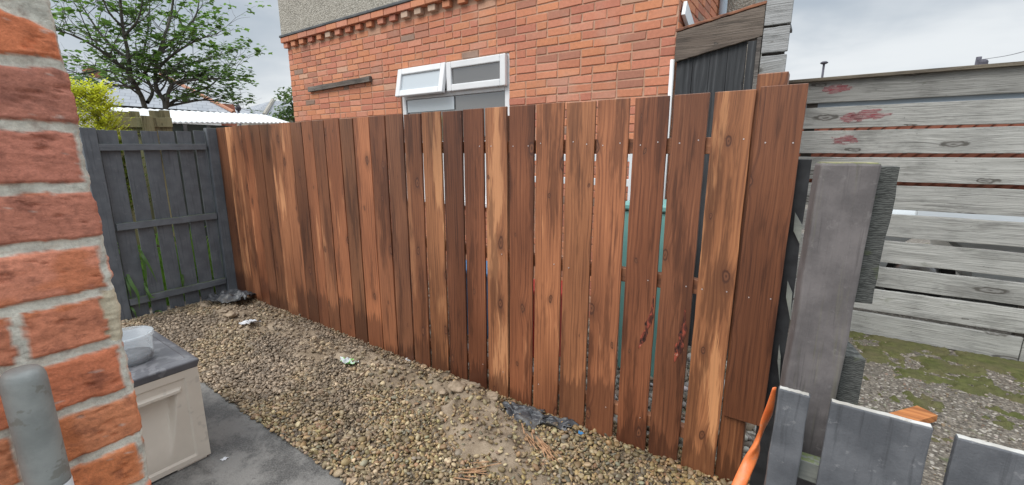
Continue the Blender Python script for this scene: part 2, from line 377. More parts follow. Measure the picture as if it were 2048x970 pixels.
M['paper'] = simple('crumpled packet', (.55, .58, .60), (.72, .75, .76), 30, .45, .4, 60, dist=.006, spots=(26, .50, (.20, .50, .10), .95))
M['paper_white'] = simple('white scrap', (.50, .51, .53), (.66, .67, .69), 30, .5, .5, 60, dist=.006)
M['twig'] = simple('twig bark', (.10, .055, .03), (.18, .10, .06), 30, .85)

def glass(name, tint, alpha, rough=.04):
    m, n = newmat(name)
    p = n.out(tint, rough); p.inputs['Specular IOR Level'].default_value = 1.0; p.inputs['Alpha'].default_value = alpha
    p.inputs['IOR'].default_value = 1.9; return m
M['pane'] = glass('window glass', (.11, .105, .10), .96)
M['pane_sky'] = glass('sky tinted frosted glass', (.50, .56, .60), .97, .25)  # sky's reflection put into the pale tint of the tilted pane; also the film
def tubmat():
    m, n = newmat('translucent tub plastic'); W = n.wpos()
    p = n.out(n.mix(n.noise(W, 30, 3), (.60, .66, .70), (.74, .79, .82)), .3); p.inputs['Alpha'].default_value = .30; return m
M['tub'] = tubmat()
M['grime'] = simple('grey grime', (.10, .105, .11), (.2, .2, .21), 40, .8)

def concrete():
    m, n = newmat('worn concrete path'); W = n.wpos()
    b = n.noise(W, 5.0, 6, .72); f = n.noise(W, 130, 3, .7); s_ = n.noise(W, 28, 5, .75)
    c = n.mix(n.step(b, .40, .60), (.062, .060, .058), (.175, .168, .158)); c = n.mix(n.step(f, .40, .66, 0., .5), c, (.20, .195, .18))
    c = n.mix(n.step(s_, .56, .70, 0., .6), c, (.042, .041, .039)); c = n.mix(n.step(n.noise(W, 60, 4, .7), .62, .70, 0., .55), c, (.27, .26, .24))
    n.out(c, n.step(b, .3, .7, .5, .85), n.bump(n.m('ADD', f, n.m('MULTIPLY', s_, 1.5)), .5, .004)); return m
M['concrete'] = concrete()
def soil():
    m, n = newmat('sandy bed'); W = n.wpos(); b = n.noise(W, 6, 5, .62); f = n.noise(W, 180, 4, .7); k = n.voro(W, 75)
    c = n.mix(n.step(b, .32, .66), (.20, .150, .10), (.36, .285, .205)); c = n.mix(n.step(f, .45, .68, 0., .5), c, (.16, .12, .08))
    c = n.mix(n.step(k, .16, .08, 0., .4), c, (.42, .36, .28))
    n.out(c, .92, n.bump(n.m('ADD', f, b), .7, .008)); return m
M['soil'] = soil()
def yard():
    m, n = newmat('gritty yard ground'); W = n.wpos(); b = n.noise(W, 2.2, 5, .62); f = n.noise(W, 150, 4, .7)
    v = n.voro(W, 62, out='Color'); k = n.voro(W, 62); x, y, z = n.sep(v)
    c = n.mix(x, (.10, .085, .068), (.25, .218, .178)); c = n.mix(n.step(y, .86, .90, 0., .7), c, (.50, .46, .40))
    c = n.mix(n.step(k, .45, .75, 0., .7), c, (.07, .06, .05)); c = n.mix(n.step(b, .50, .66, 0., .55), c, (.085, .078, .066))
    c = n.mix(n.step(n.noise(W, 4.5, 4, .6), .60, .68, 0., .6), c, (.075, .10, .03))
    n.out(c, .88, n.bump(n.m('SUBTRACT', n.m('MULTIPLY', f, .5), k), .6, .008)); return m
M['yard'] = yard()
def render_wall():
    m, n = newmat('pebbledash render'); W = n.wpos(); v = n.voro(W, 70, out='Color'); k = n.voro(W, 70); x, y, z = n.sep(v)
    c = n.mix(x, (.27, .25, .21), (.48, .45, .385)); c = n.mix(n.step(y, .8, .85, 0., .7), c, (.53, .50, .44))
    c = n.mix(n.step(k, .5, .8, 0., .6), c, (.19, .175, .15))
    c = n.mix(n.step(n.noise(W, 3, 4, .6), .5, .7, 0., .3), c, (.19, .17, .145))
    n.out(c, .9, n.bump(n.m('SUBTRACT', 1., k), .8, .01)); return m
M['render'] = render_wall()
def slate():
    m, n = newmat('grey slate roof'); P = n.pos('Object'); x, y, z = n.sep(P)
    b = n.node('ShaderNodeTexBrick'); n.put(b.inputs['Vector'], n.comb(n.m('MULTIPLY', n.m('ADD', y, n.m('MULTIPLY', x, .35)), 1.), n.m('MULTIPLY', z, 1.9), 0.))
    b.inputs['Color1'].default_value = (.24, .26, .29, 1); b.inputs['Color2'].default_value = (.31, .33, .36, 1); b.inputs['Mortar'].default_value = (.15, .16, .18, 1)
    b.inputs['Scale'].default_value = 1.; b.inputs['Brick Width'].default_value = .28; b.inputs['Row Height'].default_value = .22; b.inputs['Mortar Size'].default_value = .012
    c = n.mix(n.step(n.noise(P, 1.2, 4, .6), .4, .7, 0., .35), b.outputs[0], (.36, .37, .38))
    n.out(c, .5, n.bump(b.outputs[1], -.3, .01)); return m
M['slate'] = slate()
def leaf(name, sss=.25, rough=.45):
    m, n = newmat(name); a = n.attr('tint').outputs['Color']
    p = n.node('ShaderNodeBsdfPrincipled'); n.put(p.inputs['Base Color'], a); p.inputs['Roughness'].default_value = rough
    t = n.node('ShaderNodeBsdfTranslucent'); n.put(t.inputs[0], n.mix(1., a, (1.3, 1.5, .7), 'MULTIPLY'))
    mx = n.node('ShaderNodeMixShader'); mx.inputs[0].default_value = sss; n.l.new(p.outputs[0], mx.inputs[1]); n.l.new(t.outputs[0], mx.inputs[2])
    o = n.node('ShaderNodeOutputMaterial'); n.l.new(mx.outputs[0], o.inputs[0]); return m
M['leaf'] = leaf('foliage', .38)
M['mossmat'] = tinted('moss cushion', .95, 160, .5, .5, .004, 300, .1)

# ================================================================== GROUND
def ground_z(x, y): return np.where(y > 2.2, -.09*np.clip((y-2.2)/2.6, 0, 1), 0.)
def add_ground():
    xs = np.concatenate([[-300, -80, -30], np.arange(-14, 10, .5), [14, 30, 80, 300]]); ys = np.concatenate([[-300, -80, -20, -6, -2, 0, 1], np.arange(1.6, 8, .2), [12, 20, 40, 90, 300]])
    X, Y = np.meshgrid(xs, ys, indexing='ij'); Z = ground_z(X, Y)-.012
    o = mesh_obj('ground', np.stack([X, Y, Z], -1).reshape(-1, 3), grid_faces(len(xs), len(ys)), M['yard']); tag(o, kind='structure')
add_ground()
# concrete path
mb = MB(); mb.box((-8, -3, -.10), (1.2, .985, .022)); o = mb.build('path', M['concrete'], bevel=.008); tag(o, kind='structure')
# gravel bed (sandy base with humps where sand is heaped over the stones)
BX0, BX1, BY0, BY1 = -4.93, -.02, .99, 2.12
SAND = [(-1.28, 1.64, .40, .24, .062), (-1.0, 1.50, .22, .14, .045), (-4.30, 1.64, .42, .20, .05), (-1.62, 1.82, .34, .12, .06), (-3.6, 1.76, .8, .20, .06), (-4.75, 1.80, .25, .16, .05), (-2.35, 1.82, .75, .15, .055), (-3.0, 1.62, .34, .15, .045), (-2.2, 1.66, .26, .11, .045), (-4.0, 1.45, .3, .14, .04), (-1.75, 1.62, .2, .12, .04)]
def bed_z(x, y):
    z = .012*fbm(x*3, y*3, 5, 3)+.006*fbm(x*22, y*22, 9, 3)
    for sx, sy, ax, ay, h in SAND:
        r = np.sqrt(((x-sx)/ax)**2+((y-sy)/ay)**2)+(fbm(x*7, y*7, 3, 3)-.5)*.9
        z = z+h*(1-sst(r, .15, 1.15))
    return z
nx, ny = 520, 130; X, Y = np.meshgrid(np.linspace(BX0, BX1, nx), np.linspace(BY0, BY1, ny), indexing='ij')
Z = bed_z(X, Y)+.004*fbm(X*90, Y*90, 2, 2)-.004
o = mesh_obj('gravel_bed', np.stack([X, Y, Z], -1).reshape(-1, 3), grid_faces(nx, ny), M['soil'], smooth=True); tag(o, kind='structure')

def ico(sub=1):
    t = (1+5**.5)/2; v = [(-1,t,0),(1,t,0),(-1,-t,0),(1,-t,0),(0,-1,t),(0,1,t),(0,-1,-t),(0,1,-t),(t,0,-1),(t,0,1),(-t,0,-1),(-t,0,1)]
    v = [np.array(p)/np.linalg.norm(p) for p in v]
    f = [(0,11,5),(0,5,1),(0,1,7),(0,7,10),(0,10,11),(1,5,9),(5,11,4),(11,10,2),(10,7,6),(7,1,8),(3,9,4),(3,4,2),(3,2,6),(3,6,8),(3,8,9),(4,9,5),(2,4,11),(6,2,10),(8,6,7),(9,8,1)]
    for _ in range(sub):
        c = {}; nf = []
        def mid(a, b):
            k = (min(a, b), max(a, b))
            if k not in c: p = v[a]+v[b]; v.append(p/np.linalg.norm(p)); c[k] = len(v)-1
            return c[k]
        for a, b, d in f:
            x, y, z = mid(a, b), mid(b, d), mid(d, a); nf += [(a, x, z), (b, y, x), (d, z, y), (x, y, z)]
        f = nf
    return np.array(v), np.array(f)
def scatter_stones(name, pts, sizes, palette, mat, flat=(.45, .75), sub=1, tilt=.5, rough=.16, dark=1.):
    V, Fc = ico(sub); n = len(pts); r = np.random.default_rng(len(name)+n)
    proto = []
    for k in range(12):
        p = V.copy(); d = r.normal(size=(5, 3)); d /= np.linalg.norm(d, axis=1)[:, None]
        f = 1+rough*(np.sin(3*(V@d.T)+r.uniform(0, 6, 5)).sum(1))/2.2; proto.append(V*f[:, None])
    proto = np.array(proto); P = proto[r.integers(0, 12, n)]
    sc = np.stack([np.ones(n), r.uniform(.6, .95, n), r.uniform(*flat, n)], 1)*sizes[:, None]*.5
    P = P*sc[:, None, :]
    az = r.uniform(0, 2*pi, n); ti = r.normal(0, tilt, n); t2 = r.normal(0, tilt, n)
    def R(a, i, j):
        m = np.tile(np.eye(3), (n, 1, 1)); m[:, i, i] = np.cos(a); m[:, j, j] = np.cos(a); m[:, i, j] = -np.sin(a); m[:, j, i] = np.sin(a); return m
    rot = R(az, 0, 1)@R(ti, 1, 2)@R(t2, 0, 2)
    P = np.einsum('nij,nvj->nvi', rot, P)+pts[:, None, :]
    pal = np.array(palette)*dark*(np.array([1.0, .94, .83]) if name == 'gravel' else 1.); c = pal[r.integers(0, len(pal), n)]*r.uniform(.65, 1.3, (n, 1))*r.uniform(.94, 1.06, (n, 3))
    if name == 'gravel':
        q = fbm(pts[:, 0]*2.6+3, pts[:, 1]*3.2, 61, 4); q2 = fbm(pts[:, 0]*5, pts[:, 1]*6+9, 63, 4); far = sst(-pts[:, 0]+pts[:, 1]*1.1, 2.9, 4.6)
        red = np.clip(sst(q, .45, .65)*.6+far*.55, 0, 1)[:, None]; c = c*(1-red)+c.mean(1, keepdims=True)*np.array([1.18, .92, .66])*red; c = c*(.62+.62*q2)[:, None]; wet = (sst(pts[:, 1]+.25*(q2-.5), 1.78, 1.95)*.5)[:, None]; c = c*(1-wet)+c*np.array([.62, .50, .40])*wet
    c4 = np.concatenate([c, np.ones((n, 1))], 1); C4 = np.repeat(c4[:, None, :], len(V), 1).reshape(-1, 4)
    faces = (Fc[None]+np.arange(n)[:, None, None]*len(V)).reshape(-1, 3)
    o = mesh_obj(name, P.reshape(-1, 3), faces, mat, smooth=True, vcol=C4); tag(o, kind='stuff'); return o
def jgrid(x0, x1, y0, y1, c, r):
    X, Y = np.meshgrid(np.arange(x0, x1, c), np.arange(y0, y1, c), indexing='ij')
    return (X+r.uniform(-.48, .48, X.shape)*c).ravel(), (Y+r.uniform(-.48, .48, Y.shape)*c).ravel()
r2 = np.random.default_rng(3)
gx, gy = jgrid(BX0, BX1, BY0-.015, BY1-.02, .0165, r2); ux, uy = jgrid(BX0, BX1, BY0, BY1-.02, .026, r2)
bz0 = .012*fbm(gx*3, gy*3, 5, 3)+.006*fbm(gx*22, gy*22, 9, 3)
gz = bz0+.010+r2.uniform(-.004, .006, len(gx)); uz = .012*fbm(ux*3, uy*3, 5, 3)+.021+r2.uniform(-.004, .007, len(ux))
# some stones poke through the sand, most are under it
hump = bed_z(gx, gy)-bz0; gz = gz+np.where(r2.random(len(gx)) < .30, hump*.97, 0)
humpu = bed_z(ux, uy)-.012*fbm(ux*3, uy*3, 5, 3); uz = uz+np.where(r2.random(len(ux)) < .12, humpu*.9, 0)
pts = np.stack([np.concatenate([gx, ux]), np.concatenate([gy, uy]), np.concatenate([gz, uz])], 1)
spill = pts[:, 1] < BY0; pts[spill, 2] += .012
sz = np.random.default_rng(5).lognormal(math.log(.0196), .33, len(pts)).clip(.008, .046)
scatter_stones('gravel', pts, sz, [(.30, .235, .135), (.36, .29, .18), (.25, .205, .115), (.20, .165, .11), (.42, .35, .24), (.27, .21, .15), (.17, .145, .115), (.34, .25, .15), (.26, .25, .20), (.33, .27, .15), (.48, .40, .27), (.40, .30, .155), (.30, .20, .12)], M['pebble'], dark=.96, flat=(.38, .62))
# chippings of the yard at the right, behind the pickets
qx, qy = jgrid(-.02, 2.2, 1.2, 4.75, .026, r2); keep = r2.random(len(qx)) < .75; qx, qy = qx[keep], qy[keep]
keep = ~((qx < .1) & (qy < 1.95) & (qy > 1.2) & False); qx, qy = qx[keep], qy[keep]
qz = ground_z(qx, qy)-.010+r2.uniform(-.003, .003, len(qx))
scatter_stones('stone_chippings', np.stack([qx, qy, qz], 1), r2.lognormal(math.log(.0095), .42, len(qx)).clip(.004, .030), [(.20, .175, .145), (.15, .13, .105), (.25, .22, .18), (.12, .105, .09), (.34, .31, .26), (.22, .165, .12), (.17, .155, .11)], M['chips'], flat=(.4, .7))
# rubble and stones seen through the board gaps, under the house
bxx, byy = jgrid(-4.9, -.1, 2.15, 3.5, .05, r2)
scatter_stones('rubble', np.stack([bxx, byy, ground_z(bxx, byy)+.0], 1), r2.lognormal(math.log(.04), .4, len(bxx)).clip(.015, .12), [(.25, .21, .16), (.35, .32, .28), (.2, .16, .12), (.4, .38, .35)], M['chips'])
# moss along the foot of the grey slat fence
def add_moss(name, x0, x1, y0, y1, thr, amp, step, ybias=0.):
    nx, ny = int((x1-x0)/step), int((y1-y0)/step); X, Y = np.meshgrid(np.linspace(x0, x1, nx), np.linspace(y0, y1, ny), indexing='ij')
    q = fbm(X*5.5, Y*5.5, 21, 5)+ybias*(Y-(y0+y1)/2)/(y1-y0)
    e = np.minimum(np.minimum(X-x0, x1-X), Y-y0); q = q-.25*(1-sst(e, 0, .12))
    Z = ground_z(X, Y)-.022+sst(q+.55*(fbm(X*24, Y*24, 77, 4)-.5), thr-.06, thr+.14)*amp*.8+.015*fbm(X*55, Y*55, 8, 3)-.002
    t = fbm(X*30, Y*30, 12, 3)[..., None]; t2 = fbm(X*8, Y*8, 31, 3)[..., None]
    c = np.array([.040, .055, .016])*(1-t)+np.array([.125, .140, .045])*t; c = c*(1-.8*t2)+np.array([.135, .11, .07])*.8*t2
    C4 = np.concatenate([c, np.ones_like(t)], -1).reshape(-1, 4)
    o = mesh_obj(name, np.stack([X, Y, Z], -1).reshape(-1, 3), grid_faces(nx, ny), M['mossmat'], smooth=True, vcol=C4); tag(o, kind='stuff')
add_moss('moss', .2, 2.6, 3.2, 4.78, .55, .030, .011, .42)
add_moss('moss_patch', .5, 1.7, 2.1, 3.1, .66, .024, .012)

# ================================================================== NEAR BRICK WALL
def near_wall():
    XW = -.78; prof = np.array([on_x(x, y, XW)[1:] for x, y in [(108, 4), (120, 60), (134, 128), (152, 190), (163, 255), (187, 370), (213, 470), (232, 570), (249, 620), (252, 690), (264, 740), (274, 770), (291, 870), (305, 960)]])
    prof = prof[prof[:, 1].argsort()]
    zs = np.concatenate([np.arange(0, .9, .012), np.arange(.9, 1.95, .0021)]); ts = np.concatenate([np.linspace(0, .45, 24, endpoint=False), np.linspace(.45, 1, 92)])
    nside = 14
    zc = np.concatenate([[-.2], np.array([1.010, 1.085, 1.160, 1.239, 1.312, 1.384, 1.457, 1.531, 1.606, 1.672])]); lowc = np.arange(1.010-.075, -.1, -.075)[::-1]
    upc = np.array([1.747, 1.822, 1.897, 1.972]); zc = np.concatenate([lowc, zc[1:], upc])
    Z, T = np.meshgrid(zs, ts, indexing='ij')
    edge = np.interp(zs, prof[:, 1], prof[:, 0]) ; edge = edge+.0022*(fbm(zs*90, zs*0, 4, 3)-.5)*2
    y0 = -.62; Yy = y0+(edge[:, None]-y0)*T
    wz = Z+.0035*(fbm(Yy*38, Z*38, 11, 3)-.5)*2+.0015*(fbm(Yy*170, Z*170, 12, 2)-.5)*2
    wy = Yy+.004*(fbm(Yy*38, Z*38, 13, 3)-.5)*2+.0015*(fbm(Yy*170, Z*170, 14, 2)-.5)*2
    k = np.clip(np.searchsorted(zc, wz)-1, 0, len(zc)-2)
    mh = .0062
    dz = np.minimum(wz-zc[k], zc[k+1]-wz)-mh
    # upright joints: photo-measured for the courses in view, half-bond elsewhere
    kk = np.searchsorted(zc, 1.30)-1; base = .145
    off = np.where(k % 2 == 0, base-.215, base-.105)
    off = np.where(k == kk-0, base-.1, off)
    joint_y = {}
    rel = (wy-off) % .225; dyj = np.abs(rel); dyj = np.minimum(dyj, .225-dyj)-mh*.9
    # course with the big mortar patch at its end (z ~1.28)
    kp = np.searchsorted(zc, 1.275)-1
    patch = (k == kp) & (wy > .150-.012+.006*fbm(Z*60, Yy*60, 3, 2)*2)
    jp = on_x(35, 665, XW)[1]
    dyj = np.where(k == kp, np.minimum(np.abs(wy-jp), np.abs(wy-jp+.22))-mh*.9, dyj)
    k9 = np.searchsorted(zc, 1.2)-1; j9 = on_x(95, 800, XW)[1]
    d = np.minimum(dz, dyj); d = np.where(patch, -.004, d)
    topm = (wz > 1.668) & (wz < 1.8); d = np.where((wz > 1.625) & (wz < 1.74), np.minimum(d, (1.660-.40*(wy-.112))-wz), d)
    bm = sst(d, -.0012, .0012)
    rough = .0020*(fbm(Yy*60, Z*60, 5, 4)-.5)*2+.0012*(fbm(Yy*260, Z*260, 6, 3)-.5)*2
    pits = -.0035*sst(fbm(Yy*70, Z*95, 41, 3), .70, .78)
    hgt = sst(d, -.0006, .0028)*.0050+rough*1.15*(.7+.5*(1-bm))+pits*bm
    hgt = hgt+bm*.0015*(fbm(Yy*9, Z*9, 77, 2)-.5)*2
    # worn arris
    er = np.clip((Yy-(edge[:, None]-.010))/.010, 0, 1); hgt = hgt-.010*(1-np.sqrt(np.clip(1-er**2, 0, 1)))
    Xf = XW-.006+hgt
    pal = [(.60, .18, .085), (.42, .16, .118), (.47, .17, .122), (.45, .165, .115), (.60, .22, .145), (.52, .18, .105), (.57, .175, .09), (.56, .20, .10), (.62, .22, .105), (.54, .18, .105)]
    order = {}
    col_ = np.zeros(Z.shape+(3,)); cellid = np.floor((wy-off)/.225).astype(int)
    ktop = np.searchsorted(zc, 1.63)-1
    for kv in np.unique(k):
        i = (ktop-kv) if 0 <= ktop-kv < len(pal) else (kv*7) % len(pal)
        m_ = k == kv; col_[m_] = pal[i]
    var = fbm(Yy*24, Z*40, 51, 4); col_ = (col_*np.array([1.2, 1.22, 1.12])+.02)*(0.74+.52*var)[..., None]
    hot = sst(fbm(Yy*16, Z*22, 61, 3), .60, .68)[..., None]; col_ = col_*(1-hot*.55)+np.array([.56, .17, .06])*hot*.55
    drk = sst(fbm(Yy*20, Z*30, 71, 4), .60, .74)[..., None]; col_ = col_*(1-.4*drk)+np.array([.16, .06, .05])*.4*drk
    spk = (sst(fbm(Yy*120, Z*150, 101, 3), .68, .75)*.32)[..., None]; col_ = col_*(1-spk)+np.array([.10, .045, .035])*spk
    wht = sst(fbm(Yy*50, Z*140, 81, 3), .80, .86)[..., None]; col_ = col_*(1-.6*wht)+np.array([.6, .5, .44])*.6*wht
    mo = np.array([.66, .635, .55])*(.62+.7*fbm(Yy*45, Z*45, 91, 4))[..., None]; mo = np.where(patch[..., None], mo*np.array([.86, .78, .66]), mo)
    C = col_*bm[..., None]+mo*(1-bm[..., None])
    # side face behind the arris
    sx = np.linspace(0, 1, nside)[None, 1:]*.105; eX = Xf[:, -1:]-sx; eY = np.repeat(edge[:, None], nside-1, 1)-.0015*(fbm(np.repeat(sx, len(zs), 0)*90, np.repeat(zs[:, None], nside-1, 1)*90, 7, 3)); eZ = np.repeat(zs[:, None], nside-1, 1)
    XX = np.concatenate([Xf, eX], 1); YY = np.concatenate([Yy, eY], 1); ZZ = np.concatenate([Z, eZ], 1); CC = np.concatenate([C, np.repeat(C[:, -1:], nside-1, 1)], 1)
    v = np.stack([XX, YY, ZZ], -1).reshape(-1, 3); c4 = np.concatenate([CC.reshape(-1, 3), np.ones((len(v), 1))], 1)
    nv = XX.shape[1]; f = grid_faces(len(zs), nv)[:, ::-1]
    # close top and back
    nb = len(v); top = v[(len(zs)-1)*nv:]; back = np.stack([np.full(nv, XW-.111), top[:, 1], top[:, 2]], 1); v = np.concatenate([v, back]); c4 = np.concatenate([c4, c4[(len(zs)-1)*nv:(len(zs))*nv]])
    a = np.arange(nv-1); f = np.concatenate([f, np.stack([(len(zs)-1)*nv+a, nb+a, nb+a+1, (len(zs)-1)*nv+a+1], 1)])
    bb = len(v); v = np.concatenate([v, [[XW-.111, y0, 0], [XW-.111, .12, 0], [XW-.111, .12, 1.94], [XW-.111, y0, 1.94]]]); c4 = np.concatenate([c4, np.tile([.4, .12, .07, 1], (4, 1))])
    f = np.concatenate([f, [[bb, bb+3, bb+2, bb+1]]])
    o = mesh_obj('brick_wall', v, f, M['brick_near'], smooth=True, vcol=c4, origin=(XW, 0, 0))
    tag(o, 'weathered red brick wall end with thick pale mortar, close at the far left', 'wall')
near_wall()
# grey tube standing in front of it
a = on_x(48, 742, -.735); b_ = on_x(100, 970, -.735)
tb = thing('metal_tube', 'dull grey metal tube with a domed top, upright in front of the near brick wall', 'tube', (a[0], a[1]-.002, 0))
mb = MB(); R_ = .0195
mb.lathe((a[0], a[1]-.002, 0), [(R_, 1.10), (R_, a[2]-.016), (R_*.985, a[2]-.008), (R_*.90, a[2]-.002), (R_*.74, a[2]+.0025), (R_*.4, a[2]+.004), (.0001, a[2]+.0045)], 32)
mb.build('tube', M['tube'], tb, smooth=True)
mb = MB(); mb.lathe((a[0], a[1]-.002, 0), [(R_*1.02, 0), (R_*1.02, 1.096), (R_*1.0, 1.099)], 32); mb.build('sleeve', M['white_metal'], tb, smooth=True)

# ================================================================== GREY BOARD FENCE PANEL (end of the bed)
GX = -4.96
def gy_(x, y): return on_x(x, y, GX)
gf = thing('board_fence', 'slate grey painted board fence panel with three rails, at the far end of the gravel', 'fence', (GX, 1.45, 0))
def yspan(xpx, ypx): return gy_(xpx, ypx)[1]
gedges = [(162+33, 224), (187+29, 0)]
bounds = [(196, 236), (243, 276), (283, 315), (319.5, 350), (354, 382.5), (388.5, 409)]
for i, (l, r) in enumerate(bounds):
    y0 = yspan(l, 262); y1 = yspan(r, 262); mb = MB()
    mb.plank((GX-.030, (y0+y1)/2, .01+random.uniform(0, .02)), (GX-.030, (y0+y1)/2+random.uniform(-.004, .004), 1.685+.004*i+random.uniform(-.004, .004)), (0, (y1-y0)/2, 0), (.009, 0, 0), 10, .0015, 50+i)
    mb.build('board', M['gate_z'], gf, (GX-.03, (y0+y1)/2, 0), bevel=.002)
for (a_, b2, z1, nm) in [((165, 262), (190, 262), 1.70, 1), ((411, 262), (430, 262), 1.735, 2)]:
    y0 = yspan(*a_)-(.02 if nm == 1 else 0); y1 = yspan(*b2)+.004; mb = MB(); mb.plank((GX-.012, (y0+y1)/2, -.05), (GX-.012, (y0+y1)/2, z1), (0, (y1-y0)/2, 0), (.036, 0, 0), 12, .002, 80+nm)
    mb.build('post', M['gate_z'], gf, (GX, (y0+y1)/2, 0), bevel=.004)
for k, (l, r, hh) in enumerate([((192, 291), (412, 297), .028), ((232, 452), (433, 434), .030), ((258, 603), (451, 562), .030)]):
    p0, p1 = gy_(*l), gy_(*r); zc_ = (p0[2]+p1[2])/2; mb = MB()
    mb.plank((GX, p0[1], zc_-.006), (GX, p1[1]-.001, zc_+.006), (0, 0, hh), (.0205, 0, 0), 10, .0015, 90+k); mb.build('rail', M['gate_y'], gf, (GX, 1.45, zc_), bevel=.003)

# ================================================================== STAINED FENCE
D = 1.964
sf = thing('stained_fence', 'newly stained brown fence of upright softwood boards beside the gravel', 'fence', (-2.5, D, 0))
T1, R1 = (1, 1, 1), 0
L = [430.7,448,464,480.6,498.5,517,536,558,580,602,623.6,647.8,679,706,739,770.5]
BO = [(L[i], L[i+1]-.35) for i in range(15)]+[(770.5,805),(807.2,841.5),(844.5,883),(885,924.5),(927.2,968),(971.5,1016),(1019,1068),(1072.5,1127),(1131.5,1189),(1194,1257),(1267,1335),(1343,1413),(1423,1503),(1513.5,1607)]
TI = [(.62,.1),(1.28,.55),(1.12,.45),(.95,.35),(.55,.05),(.60,.25),(1.15,.5),(1.05,.4),(.60,.1),(1.0,.25),(.98,.3),(1.2,.3),(.82,.2),(1.22,.2),(.88,.2),(.60,.05),(.80,.4),(1.18,.45),(.62,.1),(.68,.05),(1.18,.5),(.82,.28),(1.22,.35),(1.18,.2),(1.15,.35),(.80,.05),(.66,.15),(1.3,.4),(.72,.05)]
HUE = [(1,1,1),(1,1.03,1),(1,1,.98),(1.04,.93,.9),(1,.97,1),(1,1,1),(1,1.03,1.02),(1,1,1),(1,.98,1.02),(1.05,.94,.9),(1,1,1),(1.05,.95,.9),(.96,1.04,1.05),(1.06,.95,.9),(1.02,.95,.95),(.97,.98,1.1),(1.03,.97,.95),(.98,1.06,.98),(1.04,.90,.93),(1.08,.88,.86),(1,1.04,1),(1.1,.9,.85),(1.05,.99,.92),(1,1.02,.95),(1.05,.96,.92),(1.08,.88,.84),(1.02,.90,.92),(1,1.03,.9),(1.04,.92,.88)]
board_x = []; boards = []
for i, (l, r) in enumerate(BO):
    r -= [0, .5, .9, .2][0 if i < 7 else 1 if i < 10 else 2 if i < 14 else 3 if i < 21 else 0]
    x0, x1 = on_y(l, 250, D)[0], on_y(r, 250, D)[0]; x1 -= (.001*abs(x1)/D if i > 20 else .0062*abs(x1)/D if i > 14 else .004 if i > 9 else 0); board_x.append((x0, x1)); last = i == len(BO)-1
    rr = random.Random(i*7+1); cx = (x0+x1)/2; top = 1.741+rr.uniform(-.004, .004); lean = rr.uniform(-.003, .003)*(1 if i < 26 else 2)
    yy = D+.007+(i % 2)*.0016 if i < 16 else D+.007
    t = TI[i][0]; h = HUE[i]; mb = MB()
    if last:
        zb = on_y(1520, 853, D)[2]; xs_ = on_y(1478, 850, D)[0]
        mb.plank((cx-.006, yy-.002, zb), (cx, yy-.002, top+.004), ((x1-x0)/2, 0, 0), (0, .007, 0), 14, .0012, i)
    else:
        mb.plank((cx, yy, (.012 if i > 15 else -.01)+rr.uniform(-.006, .008)), (cx+lean*(1.6 if 9 < i < 22 else 1), yy, top), ((x1-x0)/2, 0, 0), (0, .007, 0), 16, .0014 if i > 14 else .0008, i)
    o = mb.build('board', M['stain'], sf, (cx, yy, 0), bevel=.0018, color=(t*h[0]**.6, t*h[1]**.6, t*h[2]**.6, TI[i][1])); boards.append(o)
# post the last board is fixed to
p0, p1 = on_y(1517, 150, D+.03), on_y(1577, 150, D+.03); px0, px1 = p0[0], p1[0]
mb = MB(); mb.plank(((px0+px1)/2, D+.054, -.05), ((px0+px1)/2, D+.054, 1.795), ((px1-px0)/2, 0, 0), (0, .038, 0), 14, .002, 300)
mb.build('post', M['stain'], sf, ((px0+px1)/2, D+.05, 0), bevel=.003, color=(.72, .68, .62, .08))
for z in (1.532, .918, .19):
    mb = MB(); mb.plank((-4.93, D+.0365, z), (px0-.004, D+.0365, z-.004), (0, 0, .034 if z > .3 else .030), (0, .0195, 0), 20, .001, int(z*100)); mb.build('rail', M['stain_x'], sf, (-2.5, D+.04, z), bevel=.003)
for x in (-3.1, -1.47):
    mb = MB(); mb.plank((x, D+.10, -.05), (x, D+.10, 1.70), (.037, 0, 0), (0, .037, 0), 8, .002, 301); mb.build('post', M['stain'], sf, (x, D+.1, 0), bevel=.003, color=(.7, .66, .6, .1))
# screws on the wider boards
rs = random.Random(12)
for i in range(19, 29):
    x0, x1 = board_x[i]; w_ = x1-x0
    for z in (1.542, .918, .19):
        if i == 28 and z < .3: continue
        for u in (.22, .78):
            if rs.random() < (.55 if i < 25 or z < .3 else .12): continue
            cx, cz = x0+w_*(u+rs.uniform(-.07, .07)), z+rs.uniform(-.010, .010); yb = D-(.0025 if i == 28 else 0); n_ = 8; mb = MB()
            vs = [(cx+.0026*cos(2*pi*k/n_), yb-.0012, cz+.0026*sin(2*pi*k/n_)) for k in range(n_)]+[(cx+.0034*cos(2*pi*k/n_), yb+.002, cz+.0034*sin(2*pi*k/n_)) for k in range(n_)]
            mb.add(vs, [tuple(range(n_))]+[(k, n_+k, n_+(k+1) % n_, (k+1) % n_) for k in range(n_)]); mb.build('screw', M['steel'], boards[i])

